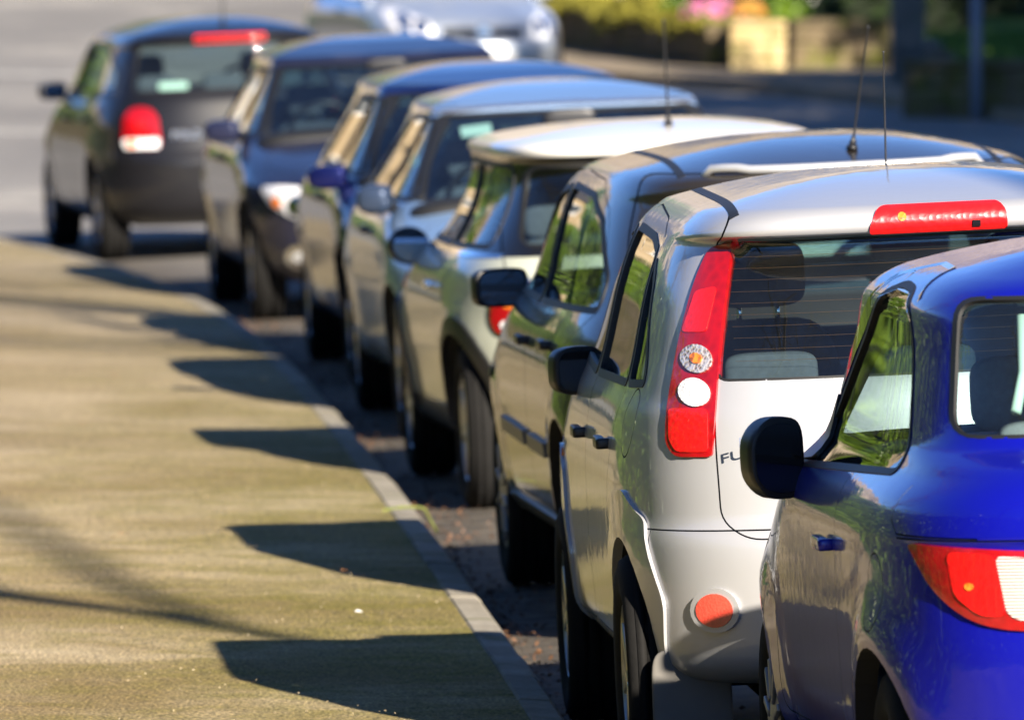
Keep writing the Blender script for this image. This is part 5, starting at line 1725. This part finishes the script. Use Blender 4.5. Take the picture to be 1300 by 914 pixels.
# hedge along the back of the pavement, left of the street
hp = [p + n_ * 3.75 for p, t, n_ in path_frame([p for p in kerb_path(4.0) if p.y < 73]) if p.y > 6]
hedge_strip([(p.x, p.y) for p in hp], 2.3, .9, M['hedge'], 95, .065, 'bright green clipped hedge along the back of the pavement', seed=4)
BT = [((9.3, 15.0), 18.5, 11, 'bare tree beside the road opposite the parked cars', .45, .92),
      ((7.4, 40.0), 15, 23, 'bare tree further along the opposite footpath', .45, .6),
      ((-4.6, 9), 19, 31, 'large bare tree overhanging the pavement near the camera', .6, .35),
      ((-5.6, 22), 20, 47, 'large bare tree rising behind the hedge', .6, .35),
      ((-6.8, 44), 18, 53, 'bare tree behind the middle of the hedge', .6, .35),
      ((6.5, -14), 17, 61, 'bare tree behind the camera by the road', .6, .35),
      ((-4, -20), 18, 67, 'bare tree far behind the camera', .6, .35),
      ((-26, 108), 15, 71, 'bare tree across the bend', .6, .3),
      ((-12, 150), 17, 77, 'bare tree at the far side of the junction', .6, .3),
      ((14, 160), 17, 83, 'bare tree beyond the garden', .6, .3)]
for (x, y), h, sd, lb, spd, fst in BT:
    bare_tree((x, y, ground_z(y) + .05), h, sd, lb, spd, .12 if spd < .5 else .26, fst)
for (x, y), h, cr, ch, sd, lb in [((8.9, 82), 9.5, 3.1, 7.5, 1, 'dense dark evergreen tree shading the road'), ((9.9, 88.6), 10, 3.4, 8.4, 2, 'broad dark evergreen tree by the garden'),
                                 ((11.2, 94.0), 8.8, 3.0, 7.4, 3, 'dark evergreen tree nearest the lamp post'), ((12.2, 99.5), 9, 3.0, 7.5, 4, 'short dark evergreen tree behind the low wall'),
                                 ((8.6, 36.5), 20.5, 2.8, 6.5, 8, 'tall pine with its crown high over the opposite footpath'),  # pine added out of view; its shade darkens ground reflected in car sides
                                 ((8.4, 74), 7.5, 2.2, 4.8, 5, 'small round evergreen tree by the opposite footpath'), ((13.5, 104), 11, 3.3, 8, 6, 'tall evergreen tree at the right of the garden'),
                                 ((12.5, 126), 9, 3.0, 7, 7, 'evergreen tree at the back of the garden')]:
    leafy_tree((x, y, ground_z(y) + .1), h, cr, ch, M['conifer'], sd, lb, n=11000)

# ------------------------------------------------------------------ garden walls across the bend
def stone_wall(name, a, b, h, thick, mat, label, cap=True, seed=1, zo=.0, capmat=None, coarse=False):
    """coursed rubble wall between two points; every stone stands a little proud of the next"""
    rng = random.Random(seed)
    a, b = Vector(a), Vector(b)
    L_ = (b - a).length; t = (b - a) / L_; n_ = Vector((t.y, -t.x))
    ang = math.atan2(t.y, t.x)
    z0 = ground_z(a.y) + zo; z1 = ground_z(b.y) + zo
    root = empty(name, (a.x, a.y, z0))
    thing(root, label, 'wall')
    bmw = bmesh.new()
    z = -.1
    while z < h - .02:
        hc = min(rng.uniform(.10, .16) * (2 if coarse else 1), h - z)
        if h - z - hc < .06: hc = h - z
        x = 0
        while x < L_ - .01:
            w = min(rng.uniform(.22, .48) * (2.5 if coarse else 1), L_ - x)
            if L_ - x - w < .12: w = L_ - x
            dj = rng.uniform(-.012, .012)
            c = t * (x + w / 2)
            bm_box(bmw, (c.x, c.y, z + hc / 2 + (z1 - z0) * (x + w / 2) / L_), (w - .012, thick + dj * 2, hc - .012), Matrix.Rotation(ang, 3, 'Z'), bev=0 if coarse else .014)
            x += w
        z += hc
    core = t * (L_ / 2)
    bm_box(bmw, (core.x, core.y, h / 2 - .03 + (z1 - z0) / 2), (L_ - .04, thick - .05, h - .06), Matrix.Rotation(ang, 3, 'Z'))
    from_bm('stonework', bmw, mat, root, angle=35)
    if cap:
        bmw = bmesh.new(); x = 0
        while x < L_ - .01:
            w = min(rng.uniform(.45, .7), L_ - x)
            c = t * (x + w / 2)
            bm_box(bmw, (c.x, c.y, h + .038 + (z1 - z0) * (x + w / 2) / L_), (w - .008, thick + .07, .07), Matrix.Rotation(ang, 3, 'Z'), bev=.018)
            x += w
        from_bm('coping', bmw, capmat or mat, root, angle=35)
    return root
stone_wall('garden_wall', (-.9, 128), (2.05, 113.35), .36, .34, M['wall'], 'dark low stone wall with mossy top, right of the silver car', seed=2, zo=.14)
stone_wall('gate_pier', (2.08, 113.0), (2.62, 113.0), .42, .5, M['pier'], 'sunlit sandstone pier at the end of the mossy wall', seed=3, zo=.12)
stone_wall('garden_wall', (2.66, 113.4), (3.85, 113.6), .42, .34, M['wall'], 'short shaded stone wall between the pier and the tall gatepost', seed=4, zo=.12)
stone_wall('garden_wall', (3.42, 101.6), (9.5, 99.2), .36, .40, M['wall'], 'shaded rubble wall behind the lamp post, below the lawn', seed=5, zo=.12)
# tall gatepost
bm = bmesh.new()
bm_box(bm, (0, 0, 1.1), (.31, .31, 2.3), bev=.02)
gp = from_bm('gatepost', bm, M['gatepost'] if 'gatepost' in M else stone_mat('grey_gatepost_stone', [(.10, .10, .095), (.15, .145, .135), (.2, .19, .17)], 4, mossamt=.2), angle=35)
gp.location = (3.62, 108.0, ground_z(108) + .1)
thing(gp, 'tall square grey stone gatepost left of the lamp post', 'gatepost')
bm = bmesh.new(); bm_box(bm, (0, 0, 2.33), (.40, .40, .14), bev=.04); from_bm('cap', bm, M['pier'], gp, angle=35)
# lamp post
lp = empty('lamp_post', (3.97, 101.0, ground_z(101) + .12))
thing(lp, 'slim grey steel lamp post in front of the shaded rubble wall', 'lamp post')
tube('post', [(0, 0, -.1), (0, 0, 1.1)], .062, M['post'], lp, 16)
tube('post', [(0, 0, 1.1), (0, 0, 1.14), (0, 0, 5.0)], [.062, .042, .036], M['post'], lp, 16)
lp.children[0].scale = (.72, .72, 1)
tube('bracket', [(0, 0, 5.0), (-.1, -.1, 5.3), (-.6, -.5, 5.45)], .03, M['post'], lp, 12)
sbox('lamp_head', (-.8, -.65, 5.46), (.28, .12, .07), .5, M['post'], lp)
# raised lawn behind the rubble wall
V = [(3.6, 101.8, .95), (14, 98, .95), (18, 130, 1.5), (5.2, 125, 1.4), (4.1, 108, 1.0)]
V = [(x, y, z - .28 + 0) for x, y, z in V]
struct(link_mesh('garden_lawn', V, [tuple(range(5))[::-1]], M['grass']))
gg = np.random.default_rng(5)
pts = []
for _ in range(9000):
    x = gg.uniform(3.9, 10); y = gg.uniform(102, 112); pts.append((x, y, .72 + (y - 101) * .012 + gg.uniform(0, .05)))
o = leaf_cloud('grass', pts, np.tile([0, -.5, .8], (len(pts), 1)), .035, M['grass']); struct(o, 'stuff', 'green lawn grass above the shaded rubble wall')
# planting behind the mossy wall
def clump(name, loc, r, n, size, mat, label, cat, seed, flowers=None, fn=0, fs=.03, squash=.8):
    rng = np.random.default_rng(seed)
    root = empty(name, loc); thing(root, label, cat)
    d = rng.normal(size=(n, 3)); d /= np.linalg.norm(d, axis=1, keepdims=True); d[:, 2] = np.abs(d[:, 2])
    p = d * r * rng.uniform(.5, 1.05, (n, 1)) * np.array([1, 1, squash])
    leaf_cloud('foliage', p, d, size, mat, root)
    if flowers:
        d = rng.normal(size=(fn, 3)); d /= np.linalg.norm(d, axis=1, keepdims=True); d[:, 2] = np.abs(d[:, 2]); d[:, 1] = -np.abs(d[:, 1]) * .7
        leaf_cloud('flowers', d * r * 1.04 * np.array([1, 1, squash]), d, fs, flowers, root, flat=2)
    tube('stem', [(0, 0, -.3), (0, 0, r * .4)], .012, M['bark'], root, 6)
    return root
gz = ground_z(115) + .60
clump('flowering_plant', (1.84, 114.4, gz), .20, 500, .03, M['grass'], 'clump of pink flowers on top of the mossy wall', 'flowers', 1, M['pink'], 260, .03)
clump('flowering_plant', (2.00, 115.0, gz + .04), .18, 400, .03, M['grass'], 'smaller pink clump behind the first one', 'flowers', 2, M['pink'], 200, .03)
clump('flowering_plant', (2.28, 114.2, gz + .02), .17, 400, .03, M['moss'], 'orange yellow flowers above the sandstone pier', 'flowers', 3, M['peach'], 220, .03)
clump('garden_shrub', (2.62, 114.9, gz), .26, 900, .04, M['hedge'], 'bright green leafy shrub right of the orange flowers', 'shrub', 4)
clump('garden_shrub', (2.95, 115.6, gz), .32, 900, .04, M['conifer'], 'dark green shrub beside the bright one', 'shrub', 5)
clump('garden_shrub', (1.30, 117.6, gz), .32, 900, .04, M['moss'], 'yellow green shrub behind the mossy wall', 'shrub', 6)
clump('garden_shrub', (1.62, 116.0, gz - .02), .24, 700, .035, M['hedge'], 'low pale green plant left of the pink flowers', 'shrub', 8)
clump('garden_shrub', (.70, 121.2, gz), .42, 900, .04, M['moss'], 'yellow green shrub at the far end of the mossy wall', 'shrub', 7)
# creeper spilling over the wall top
rg = np.random.default_rng(9); pts = []
for _ in range(7000):
    u = rg.uniform(0, 1) ** .8; x = -.9 + 2.9 * u; y = 128 - 14.65 * u
    z = ground_z(y) + .14 + .445 + rg.uniform(-.03, .05) + .03 * math.sin(x * 9)
    ox = rg.uniform(-.26, .2)
    if ox < -.17: z -= rg.uniform(0, .20) * (.5 + .5 * math.sin(y * 2.2))
    pts.append((x + ox, y, z))
cr = leaf_cloud('creeper', pts, np.tile([-.3, -.3, .8], (len(pts), 1)), .03, M['moss']); struct(cr, 'stuff', 'yellow green moss and creeper along the low wall top')
# dark hedge closing the garden, and the dark shrubbery behind
hedge_strip([(2.75, 119.5), (4.5, 118.5), (8, 117.5), (13, 117)], 2.8, 1.3, M['conifer'], 120, .07, 'tall dark evergreen hedge behind the shaded walls', seed=8, z_off=.3)
hedge_strip([(-2.5, 150), (8, 134), (2.6, 134), (3.2, 121)][1:3] + [(1.5, 142)], 2.5, 1.2, M['conifer'], 60, .09, 'dark hedge along the lane behind the flowers', seed=12, z_off=.3)

# ------------------------------------------------------------------ houses seen in the reflections
def house(loc, w, d, h, rz, label, wallmat):
    root = empty('stone_house', loc, rz); thing(root, label, 'house', 'houses round the bend')
    bmh = bmesh.new(); bm_box(bmh, (0, 0, h / 2), (w, d, h)); from_bm('wall', bmh, wallmat, root)
    e = .35; r = h + d * .42
    V = [(-w / 2 - e, -d / 2 - e, h - .05), (w / 2 + e, -d / 2 - e, h - .05), (w / 2 + e, d / 2 + e, h - .05), (-w / 2 - e, d / 2 + e, h - .05), (-w / 2 - e, 0, r), (w / 2 + e, 0, r)]
    rf = link_mesh('roof', V, [(0, 1, 5, 4), (2, 3, 4, 5), (0, 4, 3), (1, 2, 5), (3, 2, 1, 0)], M['roof'], root)
    bmc = bmesh.new(); bm_box(bmc, (-w * .3, 0, r + .3), (.9, .6, 1.8), bev=.03); from_bm('chimney', bmc, wallmat, rf)
    for fl in range(int(h // 2.9)):
        for k in range(int(w // 2.6)):
            x = -w / 2 + (k + .5) * w / int(w // 2.6)
            if fl == 0 and k == 1:
                bmd = bmesh.new(); bm_box(bmd, (x, -d / 2 - .02, 1.05), (.95, .08, 2.1), bev=.01); from_bm('door', bmd, M['post'], root); continue
            bmd = bmesh.new()
            for dx, dz, sx, sz in ((0, .78, 1.25, .1), (0, -.78, 1.35, .12), (-.58, 0, .09, 1.5), (.58, 0, .09, 1.5), (0, 0, .06, 1.46)):
                bm_box(bmd, (x + dx, -d / 2 - .03, 1.5 + fl * 2.9 + dz), (sx, .12, sz), bev=.01)
            wd = from_bm('window', bmd, M['whitepaint'], root)
            bmd = bmesh.new(); bm_box(bmd, (x, -d / 2 - .012, 1.5 + fl * 2.9), (1.12, .03, 1.48)); from_bm('pane', bmd, M['winglass'], wd)
    return root
stone_wall('garden_wall', (12.6, -20), (12.2, 70), 1.3, .4, M['wall'], 'long stone wall behind the opposite footpath', seed=50, zo=.02, coarse=True, cap=False)
house((-30, 118, ground_z(118)), 12, 8, 6.0, R(20), 'long sandstone house left of the bend', M['house'])
house((-16, 168, ground_z(168)), 13, 8, 6.2, R(5), 'sandstone house facing down the street', M['house'])
house((6, 178, ground_z(178)), 12, 8, 6.2, R(-5), 'second sandstone house facing down the street', M['house'])
hedge_strip([(-60, 85.5), (-30, 85.5), (-14, 86), (-10.5, 88), (-9.8, 92), (-10.5, 110), (-12, 140)], 1.7, .9, M['hedge'], 80, .06, 'green hedge above the brown stone wall across the bend', seed=15, z_off=.5)  # hedge and walls below added out of view to darken car-side reflections
for k_, (a_, b_) in enumerate([((-60, 84.9), (-14, 85.3)), ((-14, 85.3), (-9.7, 87.6)), ((-9.7, 87.6), (-9.2, 92)), ((-9.2, 92), (-9.9, 110)), ((-9.9, 110), (-11.4, 140))]):
    stone_wall('garden_wall', a_, b_, .8, .35, M['wall'], ['long brown stone wall running left across the bend', 'short brown wall section at the bend corner', 'short brown wall section after the corner', 'brown stone wall along the left of the road ahead', 'far part of the brown wall along the road ahead'][k_], seed=30 + k_, zo=.02, coarse=True, cap=False)
hedge_strip([(-30, 152), (-10, 158), (10, 160), (26, 150)], 2.5, 1.4, M['hedge'], 40, .10, 'green hedge in front of the far houses', seed=16, z_off=.2)
for (x, y), h, cr_, ch, sd, lb in [((-18, 128), 10, 3.4, 8, 21, 'leafy evergreen tree left of the junction'), ((-9, 176), 13, 4.5, 10, 22, 'leafy evergreen tree between the far houses'), ((-36, 90), 9, 3.2, 7, 24, 'leafy evergreen tree on the left verge'), ((20, 172), 13, 4.5, 10, 23, 'leafy evergreen tree right of the far houses')]:
    leafy_tree((x, y, ground_z(y)), h, cr_, ch, M['hedge'], sd, lb, n=7000, size=.22)

# added unseen hillside: hides horizon glow, gives car roofs tan reflections
def hill_mat():
    m, n, l, b, v = node_mat('winter_woodland')
    a = noise_n(n, l, v, .035, 8, .7)
    c = ramp(n, l, a, [(.36, (.10, .085, .04)), (.48, (.30, .235, .15)), (.60, (.50, .40, .28))])
    l.new(c, b.inputs['Base Color']); setin(b, Roughness=1.0); b.inputs['Specular IOR Level'].default_value = 0
    return m
V, F = [], []
na, nr_ = 72, 10
for i in range(na + 1):
    az = R(-95 + 190 * i / na)
    hh = 58 + 16 * noise.noise(Vector((i * .21, 1.3, 0))) + 6 * noise.noise(Vector((i * .9, 4.1, 0)))
    for j in range(nr_ + 1):
        rr = 330 + 260 * j / nr_; t = min(1, j / (nr_ * .7)); t = t * t * (3 - 2 * t)
        V.append((rr * math.sin(az), rr * math.cos(az), -1 + 2.5 + hh * t + 1.5 * noise.noise(Vector((i * 1.3, j * 1.1, 7)))))
for i in range(na):
    for j in range(nr_):
        k = i * (nr_ + 1) + j; F.append((k, k + nr_ + 1, k + nr_ + 2, k + 1))
struct(link_mesh('hill', V, [f[::-1] for f in F], hill_mat(), smooth=True))

# ------------------------------------------------------------------ litter
rng = random.Random(12)
def leaf_obj(x, y, z, s, mat, label, group):
    n_ = 7; vs = []
    a0 = rng.uniform(0, 6.28)
    for k in range(n_):
        a = 2 * math.pi * k / n_
        r = s * (1 if k else 1.5) * rng.uniform(.7, 1)
        vs.append((r * math.cos(a), r * .6 * math.sin(a), rng.uniform(0, .5) * s))
    vs.append((0, 0, 0)); fs = [(k, (k + 1) % n_, n_) for k in range(n_)]
    o = link_mesh('fallen_leaf', vs, fs, mat)
    o.location = (x, y, z); o.rotation_euler = (0, 0, a0)
    thing(o, label, 'leaf', group)
    return o
def pav_z(x, y): return ground_z(y) + PV + .012 + .006 * (kerb_x(y) - x)
def at_px(px, py, z=PV + .01):
    d = (2.3 - z) * 15000 / (py + 150)
    return (px - 650) * d / 15000, d
for px, py, s, mt, lb in [(158, 681, .022, 'dryleaf', 'reddish brown leaf near the left edge of the pavement'), (142, 686, .016, 'paleleaf', 'pale leaf beside the reddish brown one'),
                          (262, 634, .016, 'paleleaf', 'pale leaf left of the shadow tip'), (258, 604, .014, 'paleleaf', 'small pale leaf in the middle of the pavement'), (292, 602, .013, 'dryleaf', 'tiny brown leaf right of the small pale one'),
                          (145, 479, .02, 'dryleaf', 'brown leaf far up the pavement'), (318, 627, .013, 'paleleaf', 'pale speck of a leaf by the worn patch'), (455, 780, .016, 'whitepaper', 'white scrap of paper above the nearest shadow'),
                          (436, 727, .02, 'dryleaf', 'dark leaf at the edge of the second shadow'), (62, 697, .012, 'paleleaf', 'pale leaf at the far left'), (222, 424, .018, 'paleleaf', 'pale leaf beyond the tree shadow'),
                          (105, 541, .014, 'dryleaf', 'small leaf on the left of the pavement')]:
    x, y = at_px(px, py)
    leaf_obj(x, y, pav_z(x, y), s, M[mt], lb, 'leaves on the pavement')
# litter caught along the gutter: uncountable
pts = []
nrr = np.random.default_rng(3)
for _ in range(3600):
    y = nrr.uniform(24, 66); d = abs(nrr.normal(0, .13)) + .02 + (nrr.uniform(0, .7) if nrr.uniform() < .25 else 0)
    if math.sin(y * 1.7) + math.sin(y * .6 + 1) < -.6: d *= .5
    x = kerb_x(y) + d
    pts.append((x, y, road_z(x, y) + .006 + nrr.uniform(0, .012)))
o = leaf_cloud('leaf_litter', pts, np.tile([0, 0, 1.0], (len(pts), 1)), .011, M['litter'], flat=1.2); struct(o, 'stuff', 'brown leaf litter and grit in the gutter below the kerb')
pts = []
for _ in range(5000):
    y = nrr.uniform(24, 60); x = kerb_x(y) - .11 - abs(nrr.normal(0, .8))
    pts.append((x, y, pav_z(x, y) - .006))
o = leaf_cloud('grit', pts, np.tile([0, 0, 1.0], (len(pts), 1)), .0035, M['paleleaf'], flat=1.2); struct(o, 'stuff', 'pale grit scattered over the pavement')
# green catkin twig lying over the kerb
x0, y0 = at_px(485, 652); x1, y1 = at_px(555, 661, .09)
tp = []
for k in range(14):
    t = k / 13
    tp.append((x0 + (x1 - x0) * t, y0 + (y1 - y0) * t + .015 * math.sin(t * 7), PV + .018 + .012 * math.sin(t * 3) * (1 - t) + (-.10 * max(0, t - .75) * 4 * .9)))
tw = tube('fallen_twig', tp, [.003 + .003 * abs(math.sin(k * 1.1)) for k in range(14)], M['twig'], None, 8)
thing(tw, 'yellow-green twig lying across the kerb', 'twig')
# ------------------------------------------------------------------ the parked row
silver_hatch(); blue_hatch(); grey_estate(); cream_hatch(); silver_blue_hatch(); navy_hatch(); indigo_hatch(); black_hatch(); far_silver()
